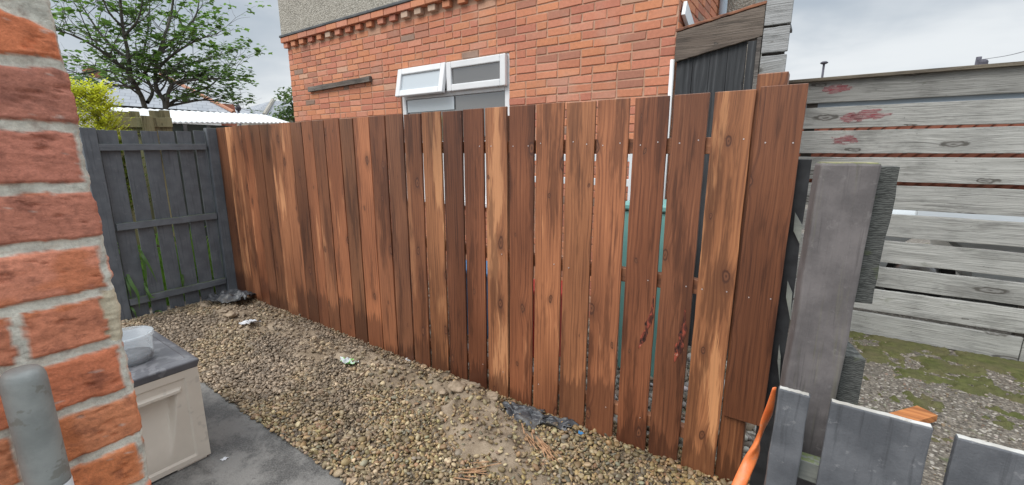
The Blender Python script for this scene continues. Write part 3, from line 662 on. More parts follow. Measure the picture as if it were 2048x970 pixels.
# torn resinous knots low on two of the wide boards
def knotmat():
    m, n = newmat('resinous torn knot'); P = n.pos('Object'); x, y, z = n.sep(P)
    a = n.noise(n.comb(n.m('MULTIPLY', x, 60.), 0., n.m('MULTIPLY', z, 22.)), 1., 4, .6, .8)
    c = n.mix(n.step(a, .38, .50), (.018, .010, .010), (.10, .03, .02)); c = n.mix(n.step(a, .50, .62), c, (.34, .075, .045)); c = n.mix(n.step(a, .68, .72), c, (.55, .42, .30))
    n.out(c, .32, n.bump(a, .8, .006)); return m
KM = knotmat()
def torn_knot(bi, pts_, wd, seed):
    P_ = [on_y(x, y, D-.0006) for x, y in pts_]; n_ = 40; vs = []; r = random.Random(seed); ph = r.uniform(0, 6)
    for i in range(n_+1):
        u = i/n_; k = u*(len(P_)-1); j = min(int(k), len(P_)-2); p = P_[j]+(P_[j+1]-P_[j])*(k-j); w_ = wd*(sin(pi*min(1, u**1.4)))**.7*(1+.25*sin(u*17+ph)+.15*sin(u*41))+.0004
        vs += [p+np.array((-w_*(1+.2*sin(u*29)), 0, 0)), p+np.array((0, -.0012, 0)), p+np.array((w_, 0, 0))]
    fs = [(3*i+a, 3*i+a+1, 3*i+a+4, 3*i+a+3) for i in range(n_) for a in (0, 1)]
    mesh_obj('torn_knot', np.array(vs), fs, KM, boards[bi], smooth=True)
torn_knot(25, [(1308, 590), (1303, 630), (1290, 668), (1277, 698)], .013, 1)
torn_knot(26, [(1370, 615), (1368, 655), (1360, 690), (1348, 725)], .015, 4)

# ================================================================== HOUSE
W = 3.6
HX0, HX1 = on_y(577, 110, W)[0], -.985
ZC = 2.94                                     # underside of the dentil course
hs = thing('brick_house', 'red brick house with dentil course, pebbledash upper wall and white window behind the stained fence', 'house', ((HX0+HX1)/2, W, 0))
wx0, wx1 = on_y(804, 200, W)[0]-.012, on_y(1018, 150, W)[0]+.006; wz1 = 2.435; wz0 = .98
BP = [(.56, .225, .135), (.58, .24, .14), (.53, .21, .135), (.61, .265, .15), (.57, .235, .15), (.51, .20, .135), (.60, .25, .135), (.57, .255, .17)]
def brick_run(mb, o, du, n, ulen, z0, z1, ch, holes, r, phase=0, flush=.006, inset=.008, special=()):
    """courses of separate bricks standing proud of a mortar plane; o origin, du direction along the wall, n outward"""
    o = np.array(o, float); du = np.array(du, float); n = np.array(n, float); z = z0; row = 0
    while z < z1-.02:
        zt = min(z+ch, z1); u = -(.1125 if row % 2 else 0.)-phase
        while u < ulen:
            w_ = .225 if r.random() < .86 else .1125
            a, b = max(u, 0)+.005, min(u+w_, ulen)-.005; u += w_
            segs = [(a, b)]
            for h0, h1, g0, g1 in holes:
                if zt > g0+.02 and z < g1-.02:
                    ns = []
                    for s0, s1 in segs:
                        if s1 <= h0 or s0 >= h1: ns.append((s0, s1)); continue
                        if s0 < h0: ns.append((s0, h0))
                        if s1 > h1: ns.append((h1, s1))
                    segs = ns
            for s0, s1 in segs:
                if s1-s0 < .02: continue
                q = r.random(); c = BP[r.randrange(len(BP))]; k = r.uniform(.91, 1.08)
                if q < .03: c = (.30, .20, .155)
                elif q < .06: c = (.55, .32, .22)
                elif q < .13: c = (.42, .19, .13)
                c = (c[0]*k, c[1]*k, c[2]*k, 1); j = lambda: r.uniform(-.004, .004)
                P_ = [(s0+j(), z+.005+j()), (s1+j(), z+.005+j()), (s1+j(), zt-.005+j()), (s0+j(), zt-.005+j())]; pr = flush+r.uniform(-.0025, .0025)
                vs = [o+du*p+np.array([0, 0, q_]) for p, q_ in P_]
                cu, cz = (s0+s1)/2, (z+zt)/2; vi = [o+du*(p+(inset if p < cu else -inset)*.5)+np.array([0, 0, q_+(inset if q_ < cz else -inset)*.45])+n*pr for p, q_ in P_]
                f = [(4, 5, 6, 7)]+[(i, (i+1) % 4, 4+(i+1) % 4, 4+i) for i in range(4)]
                if np.dot(np.cross(du, (0, 0, 1)), n) < 0: f = [g[::-1] for g in f]
                mb.add(vs+vi, f, c)
        z = zt; row += 1
rb = random.Random(11); mb = MB()
hl = [(wx0-HX0, wx1-HX0, wz0, wz1)]
brick_run(mb, (HX0, W, 0), (1, 0, 0), (0, -1, 0), HX1-HX0, 2.435-35*.0705, ZC, .0705, hl, rb)
brick_run(mb, (HX1, W, 0), (0, 1, 0), (1, 0, 0), 4.0, .0, 3.6, .0705, [], rb, .1)
bw = mb.build('wall', M['house_brick'], hs, smooth=False, attr=True)
mb = MB()                                     # mortar plane, with the window opening left out
for x0, x1, z0, z1 in [(HX0, wx0, -.2, ZC+.2), (wx1, HX1, -.2, ZC+.2), (wx0, wx1, -.2, wz0), (wx0, wx1, wz1, ZC+.2)]:
    mb.box((x0, W+.001, z0), (x1, W+.09, z1))
mb.box((HX1-.09, W+.0905, -.2), (HX1-.001, W+4.0, 3.6)); mb.build('mortar_bed', M['mortar'], bw)
# dentil course and the projecting course above it
mb = MB(); u = HX0-.02; k = 0
while u < HX1:
    c = BP[rb.randrange(8)]; q = rb.random(); c = (.55, .40, .30) if q < .13 else c; s_ = rb.uniform(.85, 1.1)
    mb.box((u+rb.uniform(-.004, .004), W-.052+rb.uniform(-.005, .004), ZC+.006), (u+.102, W+.0005, ZC+.068), (c[0]*s_, c[1]*s_, c[2]*s_, 1)); u += .205; k += 1
u = HX0-.045
while u < HX1:
    c = BP[rb.randrange(8)]; s_ = rb.uniform(.8, 1.1); mb.box((u+.003, W-.075+rb.uniform(-.004, .003), ZC+.073), (u+.218, W+.0005, ZC+.140), (c[0]*s_, c[1]*s_, c[2]*s_, 1)); u += .222
mb.build('dentil_course', M['house_brick'], hs, bevel=.004, seg=1, attr=True)
mb = MB(); mb.box((HX0-.055, W-.085, ZC+.142), (HX1+.02, W-.005, ZC+.172)); mb.build('drip_edge', M['lead'], hs, bevel=.006)
mb = MB(); mb.box((HX0-.035, W-.060, ZC+.174), (HX1-.1, W+.09, 5.4)); mb.build('rendered_wall', M['render'], hs, bevel=.006)
mb = MB(); mb.box((HX0-.001, W+.0915, -.2), (HX0+.09, W+5, 5.4)); mb.build('side_wall', M['mortar'], hs)
# timber batten on the wall
pa, pb = on_y(622, 181, W), on_y(745, 160, W); mb = MB(); mb.plank((pa[0], W-.026, 2.352), (pb[0], W-.026, 2.372), (0, 0, .031), (0, .022, 0), 8, .003, 21)
mb.build('batten', M['weather_d'], hs, ((pa[0]+pb[0])/2, W, 2.36), bevel=.003, color=(1, 1, 1, .1))
# window
wn_ = bpy.data.objects.new('window', None); col.objects.link(wn_); wn_.parent = hs; wn_.location = np.array(((wx0+wx1)/2, W, 1.0))-wloc(hs)
def frame(mb, x0, x1, z0, z1, y0, y1, t, tb_=None):
    tb_ = tb_ or t
    mb.box((x0, y0, z0), (x0+t, y1, z1)); mb.box((x1-t, y0, z0), (x1, y1, z1)); mb.box((x0+t+.0005, y0+.0005, z1-t), (x1-t-.0005, y1, z1)); mb.box((x0+t+.0005, y0+.0005, z0), (x1-t-.0005, y1, z0+tb_))
zt_ = 2.145; xm = on_y(897, 160, W)[0]
mb = MB(); YF = W-.012
frame(mb, wx0+.004, wx1-.004, wz0+.004, wz1-.004, YF+.022, YF+.085, .060); mb.box((wx0+.066, YF+.0225, zt_-.05), (wx1-.066, YF+.085, zt_+.012)); mb.box((xm-.028, YF+.023, zt_+.013), (xm+.028, YF+.0845, wz1-.066))
mb.build('frame', M['upvc'], wn_, bevel=.006)
# right top light, shut
def sash(x0, x1, z0, z1, ang, nm, pane_m):
    mb = MB(); h = z1-z0; t = .066
    frame(mb, x0, x1, z0, z1, YF-.03, YF+.019, t); mb2 = MB(); mb2.box((x0+t-.003, YF-.006, z0+t-.003), (x1-t+.003, YF+.006, z1-t+.003))
    for m_ in (mb, mb2):
        m_.v = [(x, z_rot_y(y, z, z1, ang), z_rot_z(y, z, z1, ang)) for x, y, z in m_.v]
    mb.build('sash', M['upvc'], wn_, bevel=.008); mb2.build('pane', pane_m, wn_)
def z_rot_y(y, z, zt, a): return YF+(y-YF)*cos(a)+(z-zt)*sin(a)*1.0
def z_rot_z(y, z, zt, a): return zt-(y-YF)*sin(a)+(z-zt)*cos(a)
sash(xm+.006, wx1-.022, zt_-.012, wz1-.012, 0, 'r', M['pane'])
sash(wx0+.012, xm-.004, zt_-.032, wz1-.012, radians(12), 'l', M['pane_sky'])
mb = MB(); mb.box((wx0+.063, YF+.05, wz0+.06), (wx1-.063, YF+.062, zt_-.052)); mb.box((wx0+.066, YF+.05, zt_+.014), (xm-.03, YF+.060, wz1-.067)); mb.build('pane', M['pane'], wn_)
xs1 = on_y(905, 205, W)[0]; mb = MB(); mb.box((wx0+.075, YF+.036, 1.955), (xs1, YF+.044, zt_-.056)); mb.build('frosted_film', M['pane_sky'], wn_)
mb = MB(); mb.box((wx0+.07, W+.022, wz0+.065), (wx1-.07, W+.046, 1.62)); mb.build('lower_panel', M['upvc'], wn_, bevel=.006)
mb = MB(); mb.box((wx0-.03, W-.06, wz0-.045), (wx1+.03, W+.085, wz0+.002)); mb.build('sill', M['upvc'], wn_, bevel=.006)
# room behind the glass
mb = MB(); mb.box((wx0-.5, W+1.6, .0), (wx1+.5, W+1.65, 2.9)); mb.box((wx0-.55, W+.1, .0), (wx0-.5, W+1.6, 2.9)); mb.box((wx1+.5, W+.1, 0), (wx1+.55, W+1.6, 2.9)); mb.box((wx0-.5, W+.1, 2.85), (wx1+.5, W+1.6, 2.9)); mb.build('room', M['mortar'], hs)
# white downpipe on the corner
dp = on_y(1346, 160, W-.03)
mb = MB(); mb.tube([(HX1-.012, W-.03, .0), (HX1-.012, W-.03, 2.19)], .017, 12); mb.build('downpipe', M['upvc'], hs, smooth=True)
# upper return: white verge flashing, grey pipe, rendered wing behind
a, b_ = on_x(1360, -20, HX1+.03), on_x(1388, 47, HX1+.03)
mb = MB(); pA, pB = on_y(1363, -6, W+.06), on_y(1390, 48, W+.42)
mb.plank((HX1+.03, W+.03, 2.56), (HX1+.03, W+.75, 2.30), (0, .018, .050), (.014, 0, 0), 6, .002, 5); mb.build('verge_flashing', M['white_metal'], hs, (HX1, W+.3, 2.4), bevel=.004)
mb = MB(); mb.tube([(HX1+.05, W+1.35, 0), (HX1+.05, W+1.35, 4.2)], .036, 12); mb.build('grey_pipe', M['bluegrey'], hs, smooth=True)
mb = MB(); mb.box((HX1+.004, W+1.55, 0), (HX1+.30, W+4, 4.6)); mb.build('rendered_wing', M['render'], hs)

# ---------------------------------------------------------------- lean-to shed on the right of the house
YL = 3.53; ls = thing('timber_lean_to', 'dark boarded lean-to with a sloping grey fascia board, against the house corner', 'shed', (-.7, YL, 0))
f0, f1, f2, f3 = (-.972, 2.164), (-.407, 2.268), (-.407, 2.455), (-.972, 2.375)
def plank2(zl0, zl1, zr0, zr1, x0, x1, y, t, mat, nm, color, seed, org):
    r = random.Random(seed); n_ = 14; vs = []
    for i in range(n_+1):
        u = i/n_; x = x0+(x1-x0)*u; lo = zl0+(zr0-zl0)*u+r.uniform(-.0015, .0015); hi = zl1+(zr1-zl1)*u+r.uniform(-.0025, .0025)
        vs += [(x, y, lo), (x, y+t, lo), (x, y+t, hi), (x, y, hi)]
    fs = [(0, 1, 2, 3), (4*n_+3, 4*n_+2, 4*n_+1, 4*n_)]+[(4*i+(k+1) % 4, 4*i+k, 4*i+4+k, 4*i+4+(k+1) % 4) for i in range(n_) for k in range(4)]
    m_ = MB(); m_.add(vs, fs); return m_.build(nm, mat, ls, org, bevel=.003, color=color)
plank2(2.164, 2.368, 2.268, 2.462, -.972, -.405, YL, .028, M['weather_d'], 'fascia', (.95, .88, .82, .1), 1, (-.7, YL, 2.3))
plank2(2.372, 2.392, 2.466, 2.486, -.975, -.40, YL-.005, .10, M['stain_x'], 'roof_edge', (1, 1, 1, .1), 2, (-.7, YL, 2.4))
x = -.962
for i in range(4):
    mb = MB(); mb.plank((x+.058, YL+.040, -.1), (x+.058, YL+.040, 2.26), (.057, 0, 0), (0, .010, 0), 8, .001, 400+i); mb.build('wall_board', M['shed_dark'], ls, (x+.06, YL+.04, 0), bevel=.002); x += .1165
mb = MB(); mb.plank((-.462, YL+.028, -.1), (-.462, YL+.028, 2.245), (.026, 0, 0), (0, .022, 0), 8, .0015, 410); mb.build('corner_post', M['shed_dark'], ls, (-.46, YL, 0), bevel=.003)
mb = MB(); mb.plank((-.421, YL+.024, -.1), (-.421, YL+.024, 2.26), (.013, 0, 0), (0, .024, 0), 8, .0015, 411); mb.build('corner_trim', M['weather_d'], ls, (-.42, YL, 0), bevel=.003, color=(.9, .95, 1, .2))
zz0 = 1.30
for i, (z0, z1) in enumerate([(1.30, 1.52), (1.545, 1.765), (1.79, 1.985), (2.0, 2.135), (2.155, 2.312), (2.328, 2.50)]):
    mb = MB(); mb.plank((-.402, YL+.014, (z0+z1)/2), (-.252+.006*(z1-2), YL+.014, (z0+z1)/2), (0, 0, (z1-z0)/2), (0, .016, 0), 5, .002, 420+i); mb.build('slat', M['weather_x'], ls, (-.33, YL, (z0+z1)/2), bevel=.004, color=(.78, .80, .84, .2))
mb = MB(); mb.box((-.40, YL+.0305, 0), (-.27, YL+.08, 2.48)); mb.build('back_post', M['weather_d'], ls, (-.33, YL, 1), color=(.4, .4, .4, .1))
mb = MB(); mb.extrude([(-.98, YL+.06, 2.37), (-.30, YL+.06, 2.47), (-.30, YL+.06, 2.49), (-.98, YL+.06, 2.39)], (0, .9, 0)); mb.build('roof', M['lead'], ls)

# ================================================================== GREY SLAT FENCE (right)
YG = 4.8; gs = thing('slat_fence', 'weathered grey slat fence of wide horizontal scaffold boards at the right', 'fence', (1.5, YG, 0))
zg = [2.118, 1.905, 1.697, 1.476, 1.248, 1.010, .778, .550, .340, .117, -.095]; gp = [.0, .034, .026, .028, .032, .044, .044, .038, .032, .030]
for i in range(10):
    zt2, zb = zg[i]-(gp[i]/2), zg[i+1]+(gp[i+1]/2 if i < 9 else 0); jx = 1.455 if i >= 8 else 99; r = random.Random(i)
    spans = [(-.35, min(jx, 4.2))]+([(jx+.006, 4.2)] if jx < 9 else [])
    for (a_, b2) in spans:
        mb = MB(); mb.plank((a_, YG+.016, (zt2+zb)/2+r.uniform(-.003, .003)), (b2, YG+.016, (zt2+zb)/2+r.uniform(-.003, .003)), (0, 0, (zt2-zb)/2), (0, .017, 0), 24, .0025, 500+i)
        c = [.62, .88, .92, .95, .88, .86, .92, .88, .98, .86][i]
        mb.build('slat', M['weather_x'], gs, ((a_+b2)/2+.3*i, YG+.016, (zt2+zb)/2), bevel=.004, color=(c, c*1.01, c*1.0, .25))
mb = MB(); mb.plank((-.35, YG+.01, 2.118), (4.2, YG+.01, 2.126), (0, .05, 0), (0, 0, .014), 20, .002, 530); mb.build('cap_rail', M['weather_d'], gs, (1.5, YG, 2.12), bevel=.004, color=(.9, .88, .75, .1))
for x in (-.1, 1.46, 3.2):
    mb = MB(); mb.box((x-.04, YG+.036, -.2), (x+.04, YG+.11, 2.09)); mb.build('post', M['weather_d'], gs, (x, YG, 1), color=(.8, .8, .8, .1))
mb = MB(); mb.box((-.3, YG+.0365, 1.86), (1.415, YG+.06, 1.945)); mb.box((1.505, YG+.0365, 1.86), (3.15, YG+.06, 1.945)); mb.build('blue_rail', M['bluegrey'], gs)
# red paint marks on the top slats
def paintmark(name, cx, cz, w_, h_, seed, kind):
    n_ = 46; m_ = 20; U, V = np.meshgrid(np.linspace(-1, 1, n_), np.linspace(-1, 1, m_), indexing='ij')
    q = 1-np.sqrt(U**2+V**2)+(fbm(U*2.2+seed, V*5+seed, seed, 4)-.5)*1.3
    keep = q > .18; P_ = np.stack([cx+U*w_, np.full(U.shape, YG-.0035), cz+V*h_+U*.01], -1).reshape(-1, 3); f = grid_faces(n_, m_); kf = keep.ravel()[f].all(1)
    return P_, f[kf]
vs, fs, o_ = [], [], 0
for cx_, cz_, w_, h_, sd_ in [(*on_y(1672, 178, YG)[[0, 2]], .125, .052, 2), (*on_y(1735, 231, YG)[[0, 2]], .16, .055, 5), (*on_y(1700, 236, YG)[[0, 2]], .09, .05, 8), (*on_y(1692, 278, YG)[[0, 2]], .115, .050, 9)]:
    p_, f_ = paintmark('', cx_, cz_, w_, h_, sd_, 0); vs.append(p_); fs.append(f_+o_); o_ += len(p_)
def redmat():
    m, n = newmat('faded red spray paint'); P = n.pos('Object'); x, y, z = n.sep(P)
    a = n.noise(n.comb(n.m('MULTIPLY', x, 14.), 0., n.m('MULTIPLY', z, 120.)), 1., 4, .65)
    c = n.mix(n.step(a, .35, .65), (.30, .035, .055), (.46, .10, .12)); p = n.out(c, .8)
    n.put(p.inputs['Alpha'], n.step(a, .30, .56, .95, .25)); return m
mesh_obj('paint_marks', np.concatenate(vs), np.concatenate(fs), redmat(), gs)

# ---- behind it: trellis, car
tr = thing('trellis', 'red brown diamond trellis glimpsed through gaps of the grey slat fence', 'trellis', (.9, 5.35, 0))
mb = MB()
for i in range(-12, 28):
    x = -.3+i*.1
    mb.plank((x+.2, 5.35, 1.2), (x+1.1, 5.35, 2.1), (.016, 0, -.016), (0, .005, 0), 2, .0005, i)
mb.build('lattice', M['trellis'], tr)
mb = MB()
for i in range(-12, 28):
    x = -.3+i*.1
    mb.plank((x+.9, 5.362, 1.2), (x, 5.362, 2.1), (.016, 0, .016), (0, .005, 0), 2, .0005, i+50)
mb.build('back_lattice', M['trellis'], tr)
mb = MB(); mb.box((-.6, 5.37, 1.14), (1.75, 5.39, 2.0)); mb.box((1.76, 5.37, 1.27), (2.9, 5.39, 2.0)); mb.build('panel', M['stain_x'], tr)

def car():
    cx0, y0 = .18, 6.1; t = thing('parked_car', 'silver white parked car half hidden behind the grey slat fence', 'car', (2.6, 6.9, -.1))
    z0 = -.09; body = [(0, .35), (.02, .62), (.10, .74), (.95, .90), (1.10, .96), (1.75, 1.36), (2.2, 1.44), (3.0, 1.42), (3.75, .98), (4.1, .92), (4.18, .6), (4.15, .32)]
    # side outline with wheel arches, several stations across the width for a rounded body
    def arch(cx): return [(cx+.36*cos(a), .31+.36*sin(a)) for a in np.linspace(pi*.98, pi*.02, 10)]
    low = [(0.02, .26)]+arch(.82)[:]+arch(3.32)[:]+[(4.15, .26)]
    outline = low+[(4.18, .6), (4.1, .90), (3.75, .96)]+[(3.0, 1.40), (2.2, 1.44), (1.75, 1.36), (1.10, .95), (.95, .89)]+[(.10, .72), (.0, .55)]
    n_ = len(outline); st = [(0, .0, .94), (.06, .0, 1.), (1.62, .0, 1.), (1.68, .0, .94)]
    vs = []
    for yy, _, s_ in st:
        for x, z in outline:
            z = z*1.13 if z > .5 else z; inn = max(0, z-1.0)*.35*(1 if yy < .8 else -1); vs.append((cx0+2.1+(x-2.1)*s_, y0+yy+inn, z0+(.7+(z-.7)*s_)))
    fs = [tuple(range(n_))[::-1], tuple(range(3*n_, 4*n_))]+[(i*n_+k, i*n_+(k+1) % n_, (i+1)*n_+(k+1) % n_, (i+1)*n_+k) for i in range(3) for k in range(n_)]
    mb = MB(); mb.add(vs, [f[::-1] for f in fs]); mb.build('body', M['carpaint'], t)
    mb = MB()
    for q in ([(1.22, 1.12), (1.80, 1.50), (2.28, 1.56), (2.28, 1.12)], [(2.36, 1.12), (2.36, 1.56), (2.95, 1.53), (3.55, 1.12)]):
        mb.extrude([(cx0+x, y0+max(0, z-1.0)*.35-.008, z0+z) for x, z in q], (0, .006, 0))
    mb.build('window', M['glass_dark'], t)
    for x in (.82, 3.32):
        w_ = bpy.data.objects.new('wheel', None); col.objects.link(w_); w_.parent = t; w_.location = np.array((cx0+x, y0+.1, z0+.31))-wloc(t)
        for yy0, yy1, r0, r1, nm, mt in [(-.06, .16, .20, .31, 'tyre', M['rubber']), (-.05, -.02, .03, .198, 'rim', M['steel'])]:
            mb = MB(); k = 28; P_ = []
            for ring, (rr, yv) in enumerate([(r0, yy0), (r1-.03, yy0), (r1, yy0+.03), (r1, yy1-.03), (r1-.03, yy1), (r0, yy1)] if nm == 'tyre' else [(r0, yy0+.015), (r1*.6, yy0), (r1, yy0+.01), (r1, yy1), (r0, yy1)]):
                P_ += [(cx0+x+rr*cos(2*pi*i/k), y0+.1+yv, z0+.31+rr*sin(2*pi*i/k)) for i in range(k)]
            nr = len(P_)//k; mb.add(P_, [(i*k+j, i*k+(j+1) % k, ((i+1) % nr)*k+(j+1) % k, ((i+1) % nr)*k+j) for i in range(nr) for j in range(k)]); mb.build(nm, mt, w_, smooth=True)
    mb = MB(); mb.extrude([(cx0+.72, y0-.16, z0+.89), (cx0+.72, y0-.01, z0+1.05), (cx0+.72, y0+.02, z0+1.05), (cx0+.72, y0+.02, z0+.89)], (3.0, 0, 0)); mb.build('sky_catch_strip', M['carpaint'], t, bevel=.004)  # added slanted strip, catches sky light to whiten the car's side
    mb = MB(); mb.box((cx0+.02, y0+.12, z0+.55), (cx0+.14, y0+.42, z0+.68)); mb.build('headlight', M['upvc'], t, bevel=.03)
    mb = MB(); mb.box((cx0-.02, y0-.015, z0+.40), (cx0+.42, y0+.02, z0+.47)); mb.build('bumper_trim', M['rubber'], t)
car()

# ================================================================== PICKET FENCE AND POST (right foreground)
pf = thing('picket_fence', 'low grey picket fence with one tall purple grey post, right foreground', 'fence', (.1, 1.32, 0))
def picket(x0, x1, zt, yv, nm, seed, th=.011):
    mb = MB(); mb.plank(((x0+x1)/2, yv, .03), ((x0+x1)/2, yv, zt), ((x1-x0)/2, 0, 0), (0, th, 0), 10, .0012, seed); o = mb.build('picket', M['picket'], pf, ((x0+x1)/2, yv, 0), bevel=.0035, seg=2)
    mb = MB(); n_ = 12; r = random.Random(seed); vs = []
    for i in range(n_+1):
        u = i/n_; x = x0+.003+(x1-x0-.006)*u; vs += [(x, yv-th+.003+r.uniform(-.0015, .0015), zt+.0008), (x, yv+th-.003+r.uniform(-.002, .002), zt+.0008), (x, yv-th+.004, zt-.004), (x, yv+th-.004, zt-.004)]
    fs = [(4*i, 4*i+4, 4*i+5, 4*i+1) for i in range(n_)]+[(4*i+2, 4*i+6, 4*i+4, 4*i) for i in range(n_)]+[(4*i+1, 4*i+5, 4*i+7, 4*i+3) for i in range(n_)]
    mb.add(vs, fs); mb.build('cut_top', M['cut'], o)
YP = 1.312
for i, (l, r, seed) in enumerate([((1557, 776), (1620, 795), 1), ((1661, 804), (1868, 858), 2), ((1914, 874), (2113, 930), 3)]):
    a_, b2 = on_y(*l, YP-.011), on_y(*r, YP-.011); picket(a_[0], b2[0], (a_[2]+b2[2])/2, YP, '', seed)
x = .605
for i in range(3): picket(x, x+.2, .865, YP, '', 10+i); x += .245
mb = MB(); mb.plank((.022, YP+.034, .635), (1.4, YP+.034, .635), (0, 0, .030), (0, .021, 0), 14, .0015, 600); mb.build('rail', M['railmoss'], pf, (.4, YP+.03, .64), bevel=.004)
# tall post, turned a little so its left side shows
pt = on_y(1646, 331, 1.39); pbm = on_y(1553, 930, 1.385)
ang = radians(9); wv = np.array((cos(ang), sin(ang), 0)); tv = np.array((-sin(ang), cos(ang), 0))
ptop = np.array((.062, 1.440, 1.474)); pbot = np.array((.036, 1.440, -.05))
mb = MB(); mb.plank(pbot, ptop, wv*.062, tv*.046, 20, .0018, 610); post = mb.build('post', M['post'], pf, (.05, 1.42, 0), bevel=.007, seg=2)
mb = MB(); q = ptop+np.array((0, 0, .0015)); mb.extrude([q-wv*.055-tv*.04, q+wv*.055-tv*.04, q+wv*.055+tv*.04, q-wv*.055+tv*.04], (0, 0, -.004)); mb.build('weathered_top', M['olive'], post)
# the sawn lengths fixed to its right side
def sawnbit(top, bot, w_, seed):
    mb = MB(); mb.plank(bot, top, (w_/2, .004, 0), (0, .024, 0), 10, .002, seed); mb.build('sawn_batten', M['sawn'], post, bevel=.002)
ta, tb2 = on_y(1757, 333, 1.45), on_y(1803, 333, 1.45); ba, bb2 = on_y(1703, 603, 1.45), on_y(1747, 596, 1.45)
sawnbit(((ta[0]+tb2[0])/2, 1.475, ta[2]), ((ba[0]+bb2[0])/2, 1.475, ba[2]), tb2[0]-ta[0], 620)
ta, tb2 = on_y(1672, 707, 1.45), on_y(1716, 705, 1.45); mb = MB(); xc = (ta[0]+tb2[0])/2; mb.plank((xc-.003, 1.52, .02), (xc, 1.52, ta[2]), ((tb2[0]-ta[0])/2+.002, 0, 0), (-.018, .07, 0), 10, .002, 621); mb.build('sawn_batten', M['sawn'], post, bevel=.002)
# added black strip painting the gap's shade left of the post, with pale wedges
a_, b2 = on_y(1590, 335, 1.93), on_y(1612, 335, 1.93)
mb = MB(); mb.plank(((a_[0]+b2[0])/2-.002, 2.02, -.02), ((a_[0]+b2[0])/2-.005, 2.02, 1.475), (.034, 0, 0), (0, .02, 0), 10, .002, 630); bk = mb.build('dark_gap_strip', M['black'], None, ((a_[0]+b2[0])/2, 2.0, 0), bevel=.002)
tag(bk, 'narrow black strip added for the shade in the gap between stained fence and tall grey post', 'board')
mb = MB()
for (x, yA, yB, yC, w_) in [(1586, 425, 462, 488, 24), (1571, 562, 594, 640, 17), (1554, 690, 722, 766, 9)]:
    A, B, Cc, Dd = on_y(x+4, yA, 1.99), on_y(x+w_*.8, (yA+yB)/2+8, 1.99), on_y(x+w_*.55, yC, 1.99), on_y(x+1, yB, 1.99); mb = MB(); mb.extrude([A, B, Cc, Dd], (0, .008, 0)); mb.build('pale_wedge', M['railmoss'], bk)
# orange strap
os_ = [on_y(1549, 775, 1.50), on_y(1538, 820, 1.52), on_y(1520, 868, 1.55), on_y(1502, 915, 1.53), on_y(1482, 960, 1.47), on_y(1462, 1010, 1.40)]
def spline(P_, n_):
    P_ = [np.array(p, float) for p in P_]; P_ = [2*P_[0]-P_[1]]+P_+[2*P_[-1]-P_[-2]]; out = []
    for i in range(1, len(P_)-2):
        for k in range(n_):
            t = k/n_; p0, p1, p2, p3 = P_[i-1:i+3]; out.append(.5*((2*p1)+(-p0+p2)*t+(2*p0-5*p1+4*p2-p3)*t*t+(-p0+3*p1-3*p2+p3)*t**3))
    out.append(P_[-2]); return out
def strap():
    P_ = spline(os_, 8); n_ = len(P_); mb = MB(); vs = []
    for i, p in enumerate(P_):
        u = i/(n_-1); w_ = (.006+.019*min(1, u*2.2))*(1-.35*math.exp(-((u-.42)/.07)**2)); tw = .5+1.2*math.exp(-((u-.42)/.12)**2)
        for k in range(12):
            a = 2*pi*k/12; q = np.array((cos(a)*w_, sin(a)*w_*.45, 0)); vs.append(p+np.array((q[0]*cos(tw)-q[1]*sin(tw), q[0]*sin(tw)+q[1]*cos(tw), q[0]*.25)))
    mb.add(vs, [(i*12+k, i*12+(k+1) % 12, (i+1)*12+(k+1) % 12, (i+1)*12+k) for i in range(n_-1) for k in range(12)]+[tuple(range(12))[::-1], tuple(range((n_-1)*12, n_*12))])
    o = mb.build('orange_strap', M['orange'], smooth=True); tag(o, 'twisted bright orange plastic strap hanging beside the tall grey post', 'strap')
strap()
# offcut on the ground
oc = on_z(1815, 838, 0); mb = MB(); ca, sa = cos(radians(26)), sin(radians(26))
mb.plank(np.array((oc[0]-.10*sa*0-.14*cos(radians(52)), oc[1]-.14*sin(radians(52)), .002)), np.array((oc[0]+.16*cos(radians(52)), oc[1]+.16*sin(radians(52)), .006)), np.array((-sin(radians(52)), cos(radians(52)), 0))*-.052, (0, 0, .021), 6, .001, 640)
oo = mb.build('timber_offcut', M['offcut'], None, (oc[0], oc[1], 0), bevel=.003, color=(1, 1, 1, .2)); tag(oo, 'short orange timber offcut lying on the gritty yard ground', 'offcut')

# ================================================================== STORAGE BOX AND TUB
bx = thing('storage_box', 'beige plastic garden storage box with a dark grey lid, on the concrete path', 'storage box', (-2.65, .30, .022))
X1, X0, Y1, Y0 = -2.305, -2.99, .702, -.30; zt3 = .508
def tbox(x0, x1, y0, y1, z0, z1, k): return [(x0+k, y0+k, z0), (x1-k*.4, y0+k, z0), (x1-k*.4, y1-k*.3, z0), (x0+k, y1-k*.3, z0), (x0, y0, z1), (x1, y0, z1), (x1, y1, z1), (x0, y1, z1)]
BF = [(0,3,2,1),(4,5,6,7),(0,1,5,4),(1,2,6,5),(2,3,7,6),(3,0,4,7)]
mb = MB()
